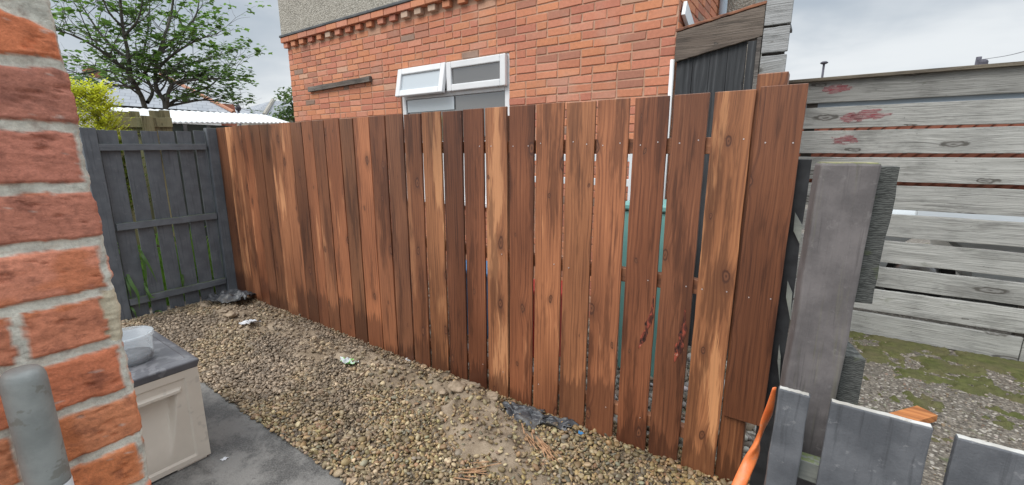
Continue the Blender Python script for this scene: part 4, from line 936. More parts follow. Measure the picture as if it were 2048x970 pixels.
# front face with an inset panel and a curved hand recess: heightfield
nu, nv = 150, 80; U, V = np.meshgrid(np.linspace(0, 1, nu), np.linspace(0, 1, nv), indexing='ij')
Yf = Y0+(Y1-Y0)*U; Zf = .034+(zt3-.034)*V
pm_ = sst(np.minimum(np.minimum(Yf-(Y0+.05), (Y1-.052)-Yf), np.minimum(Zf-.06, (zt3-.035)-Zf)), 0, .008)
def lerp(a, b, t): return a+(b-a)*t
yr = .545+.065*np.clip((Zf-.06)/.34, 0, 1)**.8; yl = .575-.55+0*Zf
rec = sst(yr-Yf, 0, .022)*sst(Zf-.06, 0, .01)*sst((.405-Zf), 0, .012)*sst(Yf-(Y0+.15), 0, .02)
bar = sst(np.minimum(np.minimum(Yf-(Y0+.12), .628-Yf), np.minimum(Zf-.405, .432-Zf)), 0, .006)
Xf_ = X1-.0+(-.006)*pm_-.050*rec*sst(Zf, .08, .42)+.010*bar-.018*(1-V)*.4
foot = (Zf < .05)
v = np.stack([Xf_, Yf, Zf], -1).reshape(-1, 3); mb.add(v, [tuple(r) for r in grid_faces(nu, nv)])
e = .0; bxv = tbox(X0, X1-.010, Y0+.001, Y1-.002, .034, zt3-.001, .012); mb.add(bxv, [BF[0], BF[1], BF[2], BF[4], BF[5]])
# side strip closing the front edge to the body
mb.add([(X1-.0075, Y1, .034), (X1, Y1, zt3), (X1-.05, Y1-.002, zt3), (X1-.05, Y1-.004, .034)], [(0, 3, 2, 1)])
mb.build('body', M['beige'], bx, smooth=False)
for yy in (Y0+.03, Y1-.14):
    mb = MB(); mb.box((X1-.11, yy, .0225), (X1-.012, yy+.125, .040)); mb.build('foot', M['beige'], bx, bevel=.004)
mb = MB()
prof = [(.000, -.012, 0), (.004, .0, 0), (.036, .010, 0), (.044, .006, 0), (.048, -.010, 0), (.050, -.030, 0), (.054, -.036, 0)]
vs = []
def ring(e_, z): return [(X0-e_, Y0-e_, z), (X1+e_, Y0-e_, z), (X1+e_, Y1+e_, z), (X0-e_, Y1+e_, z)]
zl = zt3-.004
for dz_, e_, _ in prof: vs += ring(e_, zl+dz_)
nr = len(prof); fs = [(i*4+k, i*4+(k+1) % 4, (i+1)*4+(k+1) % 4, (i+1)*4+k) for i in range(nr-1) for k in range(4)]+[tuple(range((nr-1)*4, nr*4))]
mb.add(vs, fs); lid = mb.build('lid', M['lid'], bx, bevel=.010)
zlt = zl+.054
tc = (-2.500, .512); rt_ = .094
tu = thing('plastic_tub', 'open translucent white plastic tub standing on the storage box lid', 'tub', (tc[0], tc[1], zlt))
mb = MB(); mb.lathe((tc[0], tc[1], zlt+.001), [(.0001, .0), (rt_*.86, .0), (rt_*.9, .006), (rt_*.98, .115), (rt_*1.05, .117), (rt_*1.06, .131), (rt_*1.0, .133), (rt_*.955, .128), (rt_*.87, .010), (.0001, .006)], 40); mb.build('tub_body', M['tub'], tu, smooth=True)
mb = MB(); mb.lathe((tc[0], tc[1], zlt+.001), [(.0001, .030), (rt_*.86, .030), (rt_*.855, .012), (.0001, .012)], 32); mb.build('dirty_contents', M['grime'], tu, smooth=True)

# ================================================================== LITTER
def crumple(name, c, sx, sy, rot, h, mat, label, cat, seed, curl=0., n_=26):
    U, V = np.meshgrid(np.linspace(-1, 1, n_), np.linspace(-1, 1, n_), indexing='ij'); r = fbm(U*1.7+seed, V*1.7, seed, 3); V = V
    k = 1+.35*(fbm(U*2+9, V*2+seed, seed+5, 2)-.5)*2; X_ = U*sx*k; Y_ = V*sy*k
    rd = np.abs(fbm(U*1.5+seed, V*1.5+3, seed+2, 3)-.5)*2.6; Zz = h*(.15+1.1*rd)+curl*(U**2+V**2)*h
    ca, sa = cos(rot), sin(rot); X2, Y2 = X_*ca-Y_*sa, X_*sa+Y_*ca
    v = np.stack([X2+c[0], Y2+c[1], Zz+c[2]], -1).reshape(-1, 3); f = grid_faces(n_, n_)
    q = (np.abs(U)+np.abs(V)+(fbm(U*3, V*3, seed+8, 3)-.5)*1.2 < 1.55).ravel(); f = f[q[f].all(1)]
    o = mesh_obj(name, v, f, mat, smooth=True, origin=c); m_ = o.modifiers.new('t', 'SOLIDIFY'); m_.thickness = .0012; tag(o, label, cat); return o
def gz_(p): return float(bed_z(np.array([p[0]]), np.array([p[1]]))[0])+.020
def at_ground(x, y): p = on_z(x, y, .03); return (p[0], p[1], gz_(p))
p = at_ground(1040, 828); crumple('membrane_scrap', (p[0]+.02, p[1], p[2]-.012), .14, .075, .15, .055, M['membrane'], 'crumpled black membrane sheet poking from the gravel under the stained boards', 'membrane', 3)
p = at_ground(1105, 846); crumple('membrane_flap', (p[0], p[1], p[2]-.012), .12, .045, .30, .045, M['membrane'], 'folded black membrane flap right of the larger sheet by the stained boards', 'membrane', 6)
p = at_ground(462, 603); crumple('membrane_heap', (p[0]+.06, p[1]-.02, p[2]-.01), .22, .13, .5, .085, M['membrane'], 'crumpled black plastic heap at the foot of the grey fence post corner', 'membrane', 9)
p = at_ground(958, 775); crumple('membrane_edge', (p[0], p[1]-.01, p[2]-.012), .07, .03, -.35, .03, M['membrane'], 'small black membrane edge poking out under the middle stained boards', 'membrane', 12)
p = at_ground(698, 728); crumple('litter_packet', (p[0], p[1], p[2]-.006), .062, .036, .4, .040, M['paper'], 'crumpled green and white packet on the gravel', 'litter', 4, .3)
p = at_ground(502, 655); crumple('litter_scrap', (p[0], p[1], p[2]-.006), .07, .03, .9, .03, M['paper_white'], 'pale torn scrap of plastic on the sandy far end of the gravel', 'litter', 7)
p = on_z(449, 918, .024); crumple('plastic_chip', (p[0], p[1], .0235), .016, .010, 1.2, .006, M['paper_white'], 'small white plastic chip lying on the concrete path', 'litter', 5)
p = at_ground(1152, 862); crumple('blue_scrap', (p[0]+.03, p[1]+.0, p[2]-.004), .014, .010, .4, .012, M['blue'], 'tiny blue scrap on the gravel at the foot of the stained boards', 'litter', 8)
# clods, stones, splinters, twig
def clod(name, c, s_, label, seed, mat):
    V_, F_ = ico(3); r = np.random.default_rng(seed); d = r.normal(size=(9, 3)); f = 1+.16*np.sin(2.5*(V_@d.T)+r.uniform(0, 6, 9)).sum(1)/2.5
    o = mesh_obj(name, V_*f[:, None]*np.array(s_)+np.array(c), F_, mat, smooth=True, origin=c); tag(o, label, 'clod', 'clods of earth on the gravel'); return o
for i, (x, y, s_) in enumerate([(915, 795, .045), (945, 780, .030), (885, 790, .026), (985, 812, .028), (930, 768, .024), (462, 640, .045), (410, 612, .04)]):
    p = at_ground(x, y); clod('earth_clod', (p[0], p[1], p[2]+.002), (s_*1.25, s_, s_*.6), ['large tan earth clod beside the middle of the stained fence', 'medium tan clod just behind the largest clod', 'small tan clod left of the largest clod', 'small tan clod right of the largest clod near black membrane', 'small reddish clod against the foot of the stained boards', 'broad sandy clod at the far end of the gravel', 'sandy clod beside the black plastic heap'][i], i+30, M['stone'])
for j, (x0, y0, x1, y1, n_, lab) in enumerate([(1045, 880, 1108, 912, 26, 'bundle of thin brown wood splinters on the sand below the membrane'), (925, 955, 975, 935, 16, 'loose wood splinters on gravel at the bottom edge of the photo')]):
    mb = MB(); r = random.Random(j)
    for i in range(n_):
        u, v2 = r.random(), r.random(); p = at_ground(x0+(x1-x0)*u+r.uniform(-14, 14), y0+(y1-y0)*u+r.uniform(-8, 8)); a = radians(-38 if j == 0 else 35)+r.uniform(-.25, .25); l = r.uniform(.02, .065)
        d = np.array((cos(a), sin(a), r.uniform(-.1, .1)))*l; p = np.array(p)+np.array((0, 0, .004+.006*r.random())); mb.plank(p-d, p+d, np.array((-sin(a), cos(a), 0))*r.uniform(.001, .003), (0, 0, .001), 2, .0003, i)
    o = mb.build('wood_splinters', M['splinter'], None, at_ground((x0+x1)/2, (y0+y1)/2)); tag(o, lab, 'splinters', kind='stuff')
a_, b2 = np.array(at_ground(712, 760)), np.array(at_ground(762, 735)); mb = MB(); mb.tube([a_+(0, 0, .006), (a_+b2)/2+(0, 0, .014), b2+(0, 0, .008)], [.003, .004, .002], 6); o = mb.build('twig', M['twig'], smooth=True); tag(o, 'thin brown twig lying right of the green and white packet', 'twig')
p = at_ground(820, 718); crumple('litter_strip', (p[0], p[1]-.02, p[2]-.004), .045, .012, -.45, .012, M['paper_white'], 'pale strip of plastic at the foot of the stained boards', 'litter', 15)

# ================================================================== BEHIND THE GREY PANEL
of_ = thing('mossy_fence', 'mossy pale timber fence with a capped post, showing above the grey panel', 'fence', (-6, 1.7, 0))
for i, (l, r, zt4) in enumerate([((222, 262), (286, 262), 1.915), ((305, 262), (346, 262), 1.955)]):
    y0, y1 = on_x(*l, -6)[1], on_x(*r, -6)[1]; n_ = max(1, round((y1-y0)/.085)); w_ = (y1-y0)/n_
    for k in range(n_):
        mb = MB(); yc = y0+w_*(k+.5); zk = lerp(1.905, 1.968, (yc-1.42)/.57); mb.plank((-6.02, yc, 0), (-6.02, yc, zk), (0, w_*.495, 0), (.010+.002*(k % 2), 0, 0), 6, .001, 700+k+i*9); mb.build('board', M['olive'], of_, (-6, yc, 0), bevel=.002)
y0, y1 = on_x(284, 262, -6)[1], on_x(307, 262, -6)[1]; mb = MB(); mb.plank((-5.985, (y0+y1)/2, 0), (-5.985, (y0+y1)/2, 1.885), (0, (y1-y0)/2, 0), (.04, 0, 0), 6, .001, 720); mb.build('post', M['olive'], of_, (-6, y0, 0), bevel=.004)
mb = MB(); ya, yb = on_x(222, 262, -6)[1], on_x(346, 262, -6)[1]; mb.plank((-5.99, ya, 1.80), (-5.99, yb, 1.83), (0, 0, .05), (.012, 0, 0), 6, .001, 721); mb.build('rail', M['olive'], of_, (-6, ya, 1.7), bevel=.003)
# white roofed shed
ws = thing('white_roofed_shed', 'long low dark shed with a white corrugated roof beyond the grey panel', 'shed', (-8.5, 3.1, 0))
mb = MB(); n_ = 90; ye0, ye1 = 2.55, 4.42; yr0, yr1 = 1.90, 4.16
vs = []
for i in range(n_+1):
    u = i/n_; h = .010*sin(u*pi*2*26)
    vs += [(-8.0, lerp(ye0, ye1, u), lerp(1.945, 2.035, u)+h), (-8.55, lerp(1.86, 4.25, u), lerp(2.14, 2.19, u)+h), (-8.0, lerp(ye0, ye1, u), lerp(1.945, 2.035, u)+h-.02), (-8.55, lerp(1.86, 4.25, u), lerp(2.14, 2.19, u)+h-.02)]
fs = [(4*i, 4*i+4, 4*i+5, 4*i+1) for i in range(n_)]+[(4*i+2, 4*i+3, 4*i+7, 4*i+6) for i in range(n_)]+[(4*i+2, 4*i+6, 4*i+4, 4*i) for i in range(n_)]
mb.add(vs, fs); mb.build('roof', M['white_metal'], ws)
mb = MB(); mb.box((-8.07, 2.0, 0), (-8.03, 4.45, 1.93)); mb.build('wall', M['shed_wall'], ws)
mb = MB()
for y in np.arange(2.1, 4.4, .32): mb.box((-8.028, y, 0), (-8.005, y+.05, 1.92))
mb.build('wall_batten', M['lead'], ws)
mb = MB(); mb.extrude([(-8.52, 1.88, 2.15), (-8.0, 1.95, 1.97), (-8.0, 1.95, 1.90), (-8.52, 1.88, 2.07)], (0, .03, 0)); mb.build('gable_board', M['white_metal'], ws)
mb = MB(); mb.extrude([(-8.56, 1.94, .0), (-8.0, 1.99, .0), (-8.0, 1.99, 1.90), (-8.56, 1.94, 2.08)], (0, .03, 0)); mb.build('gable_wall', M['lead'], ws)

# far houses
def hip_house(name, label, eave, ridge, hips, wallz, mat):
    pass
h1 = thing('slate_house', 'grey slate roofed bungalow with red chimney behind the tree', 'house', (-20, 5.0, 0))
A = [np.array(p) for p in ((-16.0, 2.2, 2.45), (-16.0, 9.2, 2.45), (-24.0, 9.2, 2.45), (-24.0, 2.2, 2.45))]
R0, R1 = np.array((-20., 4.2, 4.35)), np.array((-20., 7.05, 4.35))
R1 = on_x(322, 150, -20.); R0 = np.array((-20., R1[1]-2.6, R1[2]))
E1 = on_x(468, 226, -16.); A[1] = E1; A[0] = np.array((-16., E1[1]-9.0, E1[2])); A[2] = np.array((-24., E1[1], E1[2])); A[3] = np.array((-24., E1[1]-9.0, E1[2]))
mb = MB(); mb.add([*A, R0, R1], [(0, 1, 5, 4), (1, 2, 5), (2, 3, 4, 5), (3, 0, 4)]); rf = mb.build('roof', M['slate'], h1, (-16, A[0][1], A[0][2]))
mb = MB(); mb.tube([A[1]+(0, 0, .02), R1+(0, 0, .02)], .07, 8); mb.build('ridge_tiles', M['terracotta'], rf)
mb = MB(); mb.box((-23.8, A[0][1]+.3, 0), (-16.3, A[1][1]-.3, A[1][2]-.02)); mb.build('wall', M['house_brick'], h1, attr=True)
c0, c1 = on_x(174, 138, -19.), on_x(204, 165, -19.); mb = MB(); mb.cur = (.36, .13, .08, 1)
mb.box((-19.3, c0[1], 3.0), (-18.7, c1[1], c0[2]-.06)); mb.box((-19.34, c0[1]-.05, c0[2]-.06), (-18.66, c1[1]+.05, c0[2])); mb.build('chimney', M['house_brick'], rf, attr=True)
q0, q1 = on_x(438, 208, -17.5), on_x(463, 224, -17.5); mb = MB(); mb.cur = (.40, .15, .10, 1); mb.box((-17.8, q0[1], 2.2), (-17.2, q1[1], q0[2])); mb.build('red_gable', M['house_brick'], h1, attr=True)
h2 = thing('hip_roofed_house', 'distant house with a grey hipped roof and pale hip tiles, left of the brick house', 'house', (-26, 14, 0))
a_, b2, c_ = on_x(490, 231, -24.), on_x(572, 226, -24.), on_x(549, 200, -26.)
A2 = [np.array((-24., a_[1], a_[2])), np.array((-24., b2[1]+1.6, a_[2])), np.array((-29., b2[1]+1.6, a_[2])), np.array((-29., a_[1], a_[2]))]; ap = np.array((-26.5, b2[1]+.5, c_[2]+.25)); ap0 = on_x(546, 201, -26.)
mb = MB(); mb.add([*A2, ap0, np.array((-26., ap0[1]+2.5, ap0[2]))], [(0, 1, 5, 4), (1, 2, 5), (2, 3, 4, 5), (3, 0, 4)]); rf2 = mb.build('roof', M['slate'], h2, A2[0])
mb = MB(); mb.tube([np.array(on_x(528, 231, -24.))+(0, 0, .03), ap0+(0, 0, .03)], .10, 6); mb.build('hip_tiles', M['render'], rf2)
mb = MB(); mb.box((-28.8, a_[1]+.2, 0), (-24.2, b2[1]+1.4, a_[2]-.02)); mb.build('wall', M['render'], h2)
# small dark cowl on a pole between the two roofs
cp = on_x(477, 222, -14.); cw = thing('flue_cowl', 'small dark flue cowl on a thin pole between the two far roofs', 'flue', (cp[0], cp[1], 0))
zc3 = on_x(477, 216, -14.)[2]; mb = MB(); mb.tube([(cp[0], cp[1], 0), (cp[0], cp[1], zc3-.04)], .035, 8); mb.build('pole', M['dark_pole'], cw, smooth=True)
mb = MB(); mb.lathe((cp[0], cp[1], zc3), [(.0, -.09), (.06, -.07), (.085, -.01), (.06, .05), (.03, .09), (0.0001, .11)], 12); mb.build('cap', M['dark_pole'], cw, smooth=True)
# right background: lamp post, pole head and cables
lp = on_y(1645, 150, 40.); lt = thing('street_lamp', 'thin distant street lamp rising above the grey slat fence', 'street lamp', (lp[0], lp[1], 0))
zl2 = on_y(1645, 128, 40.)[2]; mb = MB(); mb.tube([(lp[0], lp[1], 0), (lp[0], lp[1], zl2)], [.09, .07], 8); mb.build('pole', M['dark_pole'], lt, smooth=True)
mb = MB(); mb.lathe((lp[0], lp[1], zl2), [(.0001, -.05), (.14, -.02), (.24, .04), (.24, .09), (.15, .16), (.0001, .18)], 12); mb.build('lamp_head', M['dark_pole'], lt, smooth=True)
tp = on_y(1955, 130, 30.); tt = thing('utility_pole', 'dark utility pole head with a rounded box, above the grey slat fence', 'pole', (tp[0], tp[1], 0))
zt5 = on_y(1955, 114, 30.)[2]; mb = MB(); mb.tube([(tp[0], tp[1], 0), (tp[0], tp[1], zt5)], [.12, .10], 8); mb.build('pole', M['dark_pole'], tt, smooth=True)
mb = MB(); mb.box((tp[0]-.02, tp[1]-.34, zt5-.50), (tp[0]+.30, tp[1]-.08, zt5-.15)); mb.build('junction_box', M['dark_pole'], tt, bevel=.12)
def cable(name, pts_, rad, label):
    mb = MB(); mb.tube(spline(pts_, 8), rad*.55, 5); o = mb.build(name, M['dark_pole'], smooth=True); tag(o, label, 'cable')
cable('cable', [on_y(1955, 120, 30.), on_y(2010, 112, 24.), on_y(2070, 98, 18.), on_y(2300, 50, 12.)], .018, 'thin dark cable rising from the utility pole head to the right')

# yard clutter glimpsed through the board gaps
def bin_(name, c, s_, mat, label, cat):
    t = thing(name, label, cat, c); mb = MB(); x, y, z = c; sx, sy, h = s_
    k = .88; vs = [(x-sx*k, y-sy*k, z), (x+sx*k, y-sy*k, z), (x+sx*k, y+sy*k, z), (x-sx*k, y+sy*k, z), (x-sx, y-sy, z+h), (x+sx, y-sy, z+h), (x+sx, y+sy, z+h), (x-sx, y+sy, z+h)]
    mb.add(vs, BF); mb.build('body', mat, t, bevel=.012); mb = MB(); mb.box((x-sx-.02, y-sy-.02, z+h+.001), (x+sx+.02, y+sy+.02, z+h+.045)); mb.build('lid', mat, t, bevel=.012)
pp = on_y(1292, 420, 2.75); bin_('storage_crate', (pp[0], 2.95, -.03), (.17, .18, pp[2]+.02), M['teal'], 'tall teal plastic bin behind the stained fence, seen through its gaps', 'bin')
pp = on_y(970, 540, 2.7); bin_('storage_crate', (pp[0]-.1, 2.75, -.03), (.20, .15, pp[2]), M['blue'], 'blue plastic crate behind the middle boards of the stained fence', 'crate')
pp = on_y(1095, 575, 2.7); bin_('storage_crate', (pp[0], 2.72, -.03), (.16, .15, pp[2]), M['red'], 'red plastic crate behind the stained fence, right of the blue one', 'crate')
rk = thing('drying_rack', 'white metal rack behind the stained fence, seen through its gaps', 'rack', (-1.6, 3.2, 0))
for y in (315, 360):
    a_, b2 = on_y(985, y, 3.3), on_y(1262, y, 3.3); z_ = (a_[2]+b2[2])/2; mb = MB(); mb.box((a_[0], 3.29, z_-.028), (b2[0], 3.31, z_+.028)); mb.build('crossbar', M['white_metal'], rk, bevel=.004)
for x in (a_[0]-.02, b2[0]+.003):
    mb = MB(); mb.box((x-.02, 3.288, -.05), (x+.02, 3.312, z_+.3)); mb.build('leg', M['white_metal'], rk, bevel=.004)

# ================================================================== PLANTS
class Leaves:
    def __init__(s): s.v = []; s.f = []; s.c = []
    def leaf(s, p, d, up, l, w, c, shape=0):
        d = d/(np.linalg.norm(d)+1e-9); side = np.cross(d, up); side /= np.linalg.norm(side)+1e-9; nn = np.cross(side, d); o = len(s.v)
        if shape == 0: P = [(0, 0, 0), (.30, .42, -.02), (.55, .5, .05), (.72, .22, .04), (1, 0, -.08), (.72, -.22, .04), (.55, -.5, .05), (.30, -.42, -.02)]
        else: P = [(0, 0, 0), (.5, .5, .03), (1, 0, -.06), (.5, -.5, .03)]
        s.v += [p+d*(a*l)+side*(b*w)+nn*(h*l) for a, b, h in P]; s.f.append(tuple(range(o, o+len(P)))); s.c += [(*c, 1)]*len(P)
    def build(s, name, parent, mat=None): return mesh_obj(name, np.array(s.v), s.f, mat or M['leaf'], parent, vcol=np.array(s.c))
def tree_main():
    TX = -11.; t = thing('sycamore_tree', 'two stemmed leafy tree with open crown behind the white roofed shed', 'tree', (TX, 3.3, 0)); r = random.Random(5); wood_ = MB(); lv = Leaves()
    tips = []
    def P(x, y, dx=0.): return on_x(x, y, TX+dx)
    def limb(pts_, r0, r1, depth=0):
        c = spline(pts_, 5); n_ = len(c); wood_.tube(c, [lerp(r0, r1, i/(n_-1))*.78 for i in range(n_)], 7 if r0 > .03 else 5, cap=False); return c
    def grow(p, d, l, rad, lev):
        d = d/np.linalg.norm(d); pts_ = [p]; q = p.copy(); dd = d.copy(); n_ = 4
        for i in range(n_):
            dd = dd+np.array([r.gauss(0, .20), r.gauss(0, .20), r.gauss(.03, .14)]); dd /= np.linalg.norm(dd); q = q+dd*l/n_; pts_.append(q.copy())
        wood_.tube(pts_, [lerp(rad, rad*.45, i/n_)*.8 for i in range(n_+1)], 5 if lev < 2 else 4, cap=False)
        if lev >= 2 or l < .35: tips.append((pts_[-1], dd)); tips.append((pts_[-2], dd)); tips.append((pts_[2], dd)); return
        for i in range(1, n_+1):
            for s_ in range(1 if i < n_ else 2):
                a = r.uniform(0, 2*pi); pv = np.array([cos(a), sin(a), 0])
                nd = dd*.65+pv*.75+np.array([0, 0, r.uniform(.0, .35)]); grow(pts_[i], nd, l*r.uniform(.5, .72), rad*.5, lev+1)
    stems = [([(302, 262, 0), (289, 212, 0), (275, 178, 0), (262, 150, .1), (256, 105, .2), (246, 55, .3), (240, -5, .3), (236, -60, .3)], .07, .022),
             ([(322, 262, .2), (331, 212, .2), (320, 190, .2), (311, 165, .2), (314, 120, 0), (326, 80, -.1), (342, 30, -.2), (350, -40, -.3)], .07, .022),
             ([(333, 212, .2), (338, 180, .4), (352, 165, .5), (385, 160, .7), (430, 158, .8), (470, 160, .8)], .05, .012),
             ([(333, 214, .2), (352, 200, .1), (385, 186, 0), (425, 168, -.2), (455, 135, -.3)], .045, .012),
             ([(336, 212, 0), (372, 205, .3), (405, 200, .4), (440, 203, .5), (462, 206, .5)], .035, .008),
             ([(295, 205, 0), (305, 185, -.3), (296, 160, -.4), (285, 120, -.6), (296, 60, -.8), (300, 0, -.8)], .045, .012),
             ([(262, 150, .1), (225, 118, .3), (188, 92, .4), (150, 72, .5), (118, 62, .5)], .045, .010),
             ([(268, 165, .1), (240, 150, -.3), (205, 140, -.5), (165, 148, -.6), (142, 142, -.6)], .040, .010),
             ([(258, 120, .2), (215, 85, -.2), (185, 45, -.4), (160, 5, -.5)], .04, .010),
             ([(313, 140, .1), (345, 110, .5), (385, 85, .8), (420, 70, .9)], .04, .010),
             ([(318, 105, 0), (362, 66, -.3), (392, 30, -.4), (400, -20, -.4)], .04, .010),
             ([(311, 160, .2), (345, 140, -.3), (390, 125, -.6), (432, 112, -.7)], .035, .010),
             ([(275, 178, 0), (250, 172, .4), (215, 168, .5), (180, 175, .5)], .03, .008),
             ([(250, 70, .3), (275, 40, .6), (285, 0, .7)], .03, .01), ([(246, 55, .3), (215, 20, .5), (195, -40, .6)], .03, .01)]
    for k, (pp_, a, b) in enumerate(stems):
        pts_ = [P(*q) for q in pp_]
        if k < 2: pts_[0][2] = min(pts_[0][2], 1.4); pts_ = [np.array((pts_[0][0], pts_[0][1], -.05))]+pts_
        c = limb(pts_, a, b); n_ = len(c); st = 12 if k < 2 else 4
        for i in range(st, n_, 2 if k >= 2 else 2):
            d = c[min(i+1, n_-1)]-c[i-1]; d /= np.linalg.norm(d)+1e-9
            for s_ in range(1):
                ang = r.uniform(0, 2*pi); pv = np.array([cos(ang), sin(ang), r.uniform(-.1, .4)]); grow(c[i], d*.6+pv*.8, r.uniform(.42, .85), max(.007, lerp(a, b, i/n_)*.45), 1)
        grow(c[-1], c[-1]-c[-3], .5, b, 1)
    for p, d in tips:
        if r.random() < .60: continue
        n_ = r.randrange(4, 8)
        for k in range(n_):
            a = r.uniform(0, 2*pi); dd = np.array([cos(a), sin(a), r.uniform(-.55, .15)]); q = p+np.array([r.gauss(0, .07), r.gauss(0, .07), r.gauss(.01, .035)])
            g = r.uniform(.55, 1.25); c = np.array([.14, .235, .085])*g+np.array([.035, .04, .0])*max(0, r.gauss(0, .6)); l = r.uniform(.075, .13)
            lv.leaf(q, dd, np.array([r.gauss(0, .25), r.gauss(0, .25), 1.]), l, l*.95, tuple(np.clip(c, .01, .4)))
    wood_.build('trunk', M['bark'], t, smooth=True); lv.build('crown', t)
tree_main()
def conifer():
    c = np.array(on_x(188, 225, -5.55)); t = thing('golden_conifer', 'feathery golden green conifer bush behind the left end of the grey panel', 'bush', (c[0], c[1], 0)); r = random.Random(9); lv = Leaves(); wd_ = MB()
    wd_.tube([(c[0], c[1], 0), (c[0]+.02, c[1], 1.0), (c[0], c[1]+.02, 1.9)], [.04, .03, .01], 6); wd_.build('trunk', M['bark'], t, smooth=True)
    for i in range(900):
        z = r.uniform(.3, 1.0)**.7*2.05; ang = r.uniform(0, 2*pi); rad = (.36*(1-(z/2.3)**2.2))*r.uniform(.5, 1); p = np.array([c[0]-.10+rad*cos(ang), c[1]-.03+rad*sin(ang)*.95, z])
        d = np.array([cos(ang)*.8, sin(ang)*.8, r.uniform(.3, 1.1)]); d /= np.linalg.norm(d); L_ = r.uniform(.10, .22); deep = rad < .2
        for k in range(9):
            u = k/8; q = p+d*L_*u; sd_ = (-1)**k; sv = np.cross(d, [r.gauss(0, .3), r.gauss(0, .3), 1]); sv /= np.linalg.norm(sv)+1e-9
            g = r.uniform(.7, 1.2)*(.55+.6*u); cc = np.array([.62, .60, .10])*g if z > 1.55 else np.array([.16, .20, .04])*g
            lv.leaf(q, d*.8+sv*sd_*.6, np.array([0, 0, 1.]), .05*(1.2-u*.5), .019, tuple(np.clip(cc, 0, .75)), 1)
    lv.build('crown', t)
conifer()
def bush(name, label, ctr, rad, nleaf, seed, l0, pal, trunk_top, cat='tree', shape=1):
    t = thing(name, label, cat, (ctr[0], ctr[1], 0)); r = random.Random(seed); lv = Leaves(); wd_ = MB(); cl_ = []
    wd_.tube([(ctr[0], ctr[1], 0), (ctr[0]+.1, ctr[1], trunk_top*.6), (ctr[0], ctr[1], trunk_top)], [.09, .06, .02], 6)
    for i in range(26):
        d = np.array([r.gauss(0, 1), r.gauss(0, 1), r.gauss(0, 1)]); d /= np.linalg.norm(d); q = np.array(ctr)+d*np.array(rad)*r.uniform(.45, 1); cl_.append(q); wd_.tube([(ctr[0], ctr[1], trunk_top*.7), (np.array(ctr)+q)/2, q], [.03, .02, .006], 4)
    wd_.build('trunk', M['bark'], t, smooth=True)
    for i in range(nleaf):
        q = cl_[r.randrange(len(cl_))]+np.array([r.gauss(0, rad[0]*.22), r.gauss(0, rad[1]*.22), r.gauss(0, rad[2]*.16)]); g = r.uniform(.6, 1.3); c = pal[r.randrange(len(pal))]
        a = r.uniform(0, 2*pi); lv.leaf(q, np.array([cos(a), sin(a), r.uniform(-.8, .1)]), np.array([r.gauss(0, .4), r.gauss(0, .4), 1]), l0*r.uniform(.7, 1.2), l0*.45, tuple(k*g for k in c), shape)
    lv.build('crown', t)
cb = on_x(580, 205, -13.); bush('leafy_tree', 'pale green leafy tree just left of the brick house corner', (cb[0], cb[1]+.25, cb[2]-.05), (.6, .62, .62), 1500, 3, .16, [(.09, .15, .05), (.07, .12, .045), (.12, .17, .07)], 2.0)
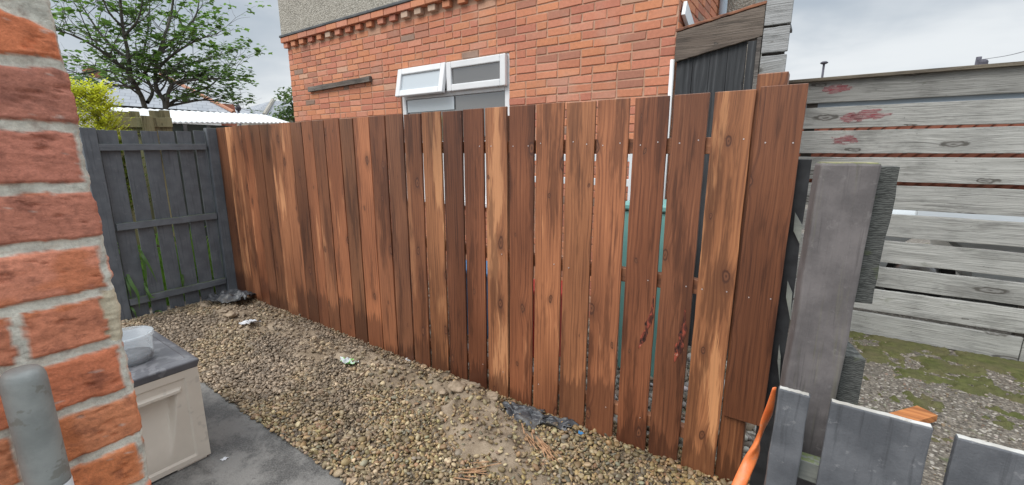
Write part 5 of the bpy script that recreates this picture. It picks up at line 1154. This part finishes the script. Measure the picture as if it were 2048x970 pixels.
# strappy grass and weeds behind and through the grey panel
def weeds(name, label, spots, seed):
    t = thing(name, label, 'plant', (spots[0][0], spots[0][1], 0)); r = random.Random(seed); lv = Leaves(); f_ = []; mbv = []; 
    V_, Fc_, C_ = [], [], []
    for (x, y, z0, dx, dy, h, n_) in spots:
        for i in range(n_):
            p = np.array([x+r.gauss(0, .03), y+r.gauss(0, .05), z0]); d = np.array([dx+r.gauss(0, .12), dy+r.gauss(0, .3), 1.0]); v_ = d*h*r.uniform(.6, 1.1); w_ = r.uniform(.006, .012); sd_ = np.cross(v_, [1, 0, .2]); sd_ /= np.linalg.norm(sd_); g = r.uniform(.6, 1.3); c = np.array([.17, .31, .06])*g; o = len(V_); m_ = 9; droop = r.uniform(.15, .6)*h
            for k in range(m_+1):
                u = k/m_; q = p+v_*u*(1-.12*u)+np.array([dx, dy*.4, 0])*h*u*u*.5-np.array([0, 0, droop])*u**2.2; w2 = w_*(1-u**2.5)*1.0+.0005; V_ += [q-sd_*w2, q+sd_*w2]; C_ += [(*c, 1)]*2
            Fc_ += [(o+2*k, o+2*k+1, o+2*k+3, o+2*k+2) for k in range(m_)]
    mesh_obj('blades', np.array(V_), Fc_, M['leaf'], t, vcol=np.array(C_))
sp = []
rw = random.Random(2)
for i in range(95): sp.append((GX-rw.uniform(.24, .8), rw.uniform(1.0, 1.95), 0, rw.uniform(-.25, .0), rw.uniform(-.3, .3), rw.uniform(.5, 1.2), 8))
weeds('long_grass', 'long bright green grass growing behind the grey panel, showing in its gaps', sp, 4)
def blades_through():
    t = thing('arching_weed', 'arching green leaf blades poking through the grey panel gaps', 'plant', (GX, 1.15, .4)); V_, Fc_, C_ = [], [], []
    for pts_, w_ in [([(281, 498, -.05), (286, 512, .03), (300, 535, .06), (316, 568, .07)], .014), ([(281, 500, -.05), (287, 520, .03), (292, 555, .05), (290, 580, .05)], .012), ([(286, 560, -.05), (294, 580, .04), (305, 595, .06), (312, 592, .06)], .009), ([(286, 570, -.05), (297, 590, .04), (303, 612, .05)], .010), ([(252, 540, -.05), (262, 565, .03), (276, 590, .06), (279, 622, .06)], .016), ([(250, 545, -.05), (258, 575, .04), (264, 600, .05)], .012), ([(364, 545, -.04), (366, 560, .03), (368, 575, .04)], .012), ([(258, 610, -.02), (268, 622, .05), (275, 640, .06)], .010), ([(306, 625, -.03), (320, 622, .04), (332, 636, .07)], .008)]:
        c = spline([on_x(x, y, GX+dx) for x, y, dx in pts_], 6); n_ = len(c); o = len(V_); cc = np.array([.10, .19, .05])*random.uniform(.7, 1.2)
        for i, q in enumerate(c):
            u = i/(n_-1); w2 = w_*(.35+1.1*sin(pi*min(1, u*.9+.1)))*.62*(1-u**4); d = c[min(i+1, n_-1)]-c[max(i-1, 0)]; s_ = np.cross(d, (1, 0, 0.1)); s_ /= np.linalg.norm(s_)+1e-9; V_ += [q-s_*w2, q+s_*w2]; C_ += [(*cc, 1)]*2
        mesh_obj('blade', np.array(V_), [(2*k, 2*k+1, 2*k+3, 2*k+2) for k in range(n_-1)], M['leaf'], t, vcol=np.array(C_)); V_, C_ = [], []
blades_through()
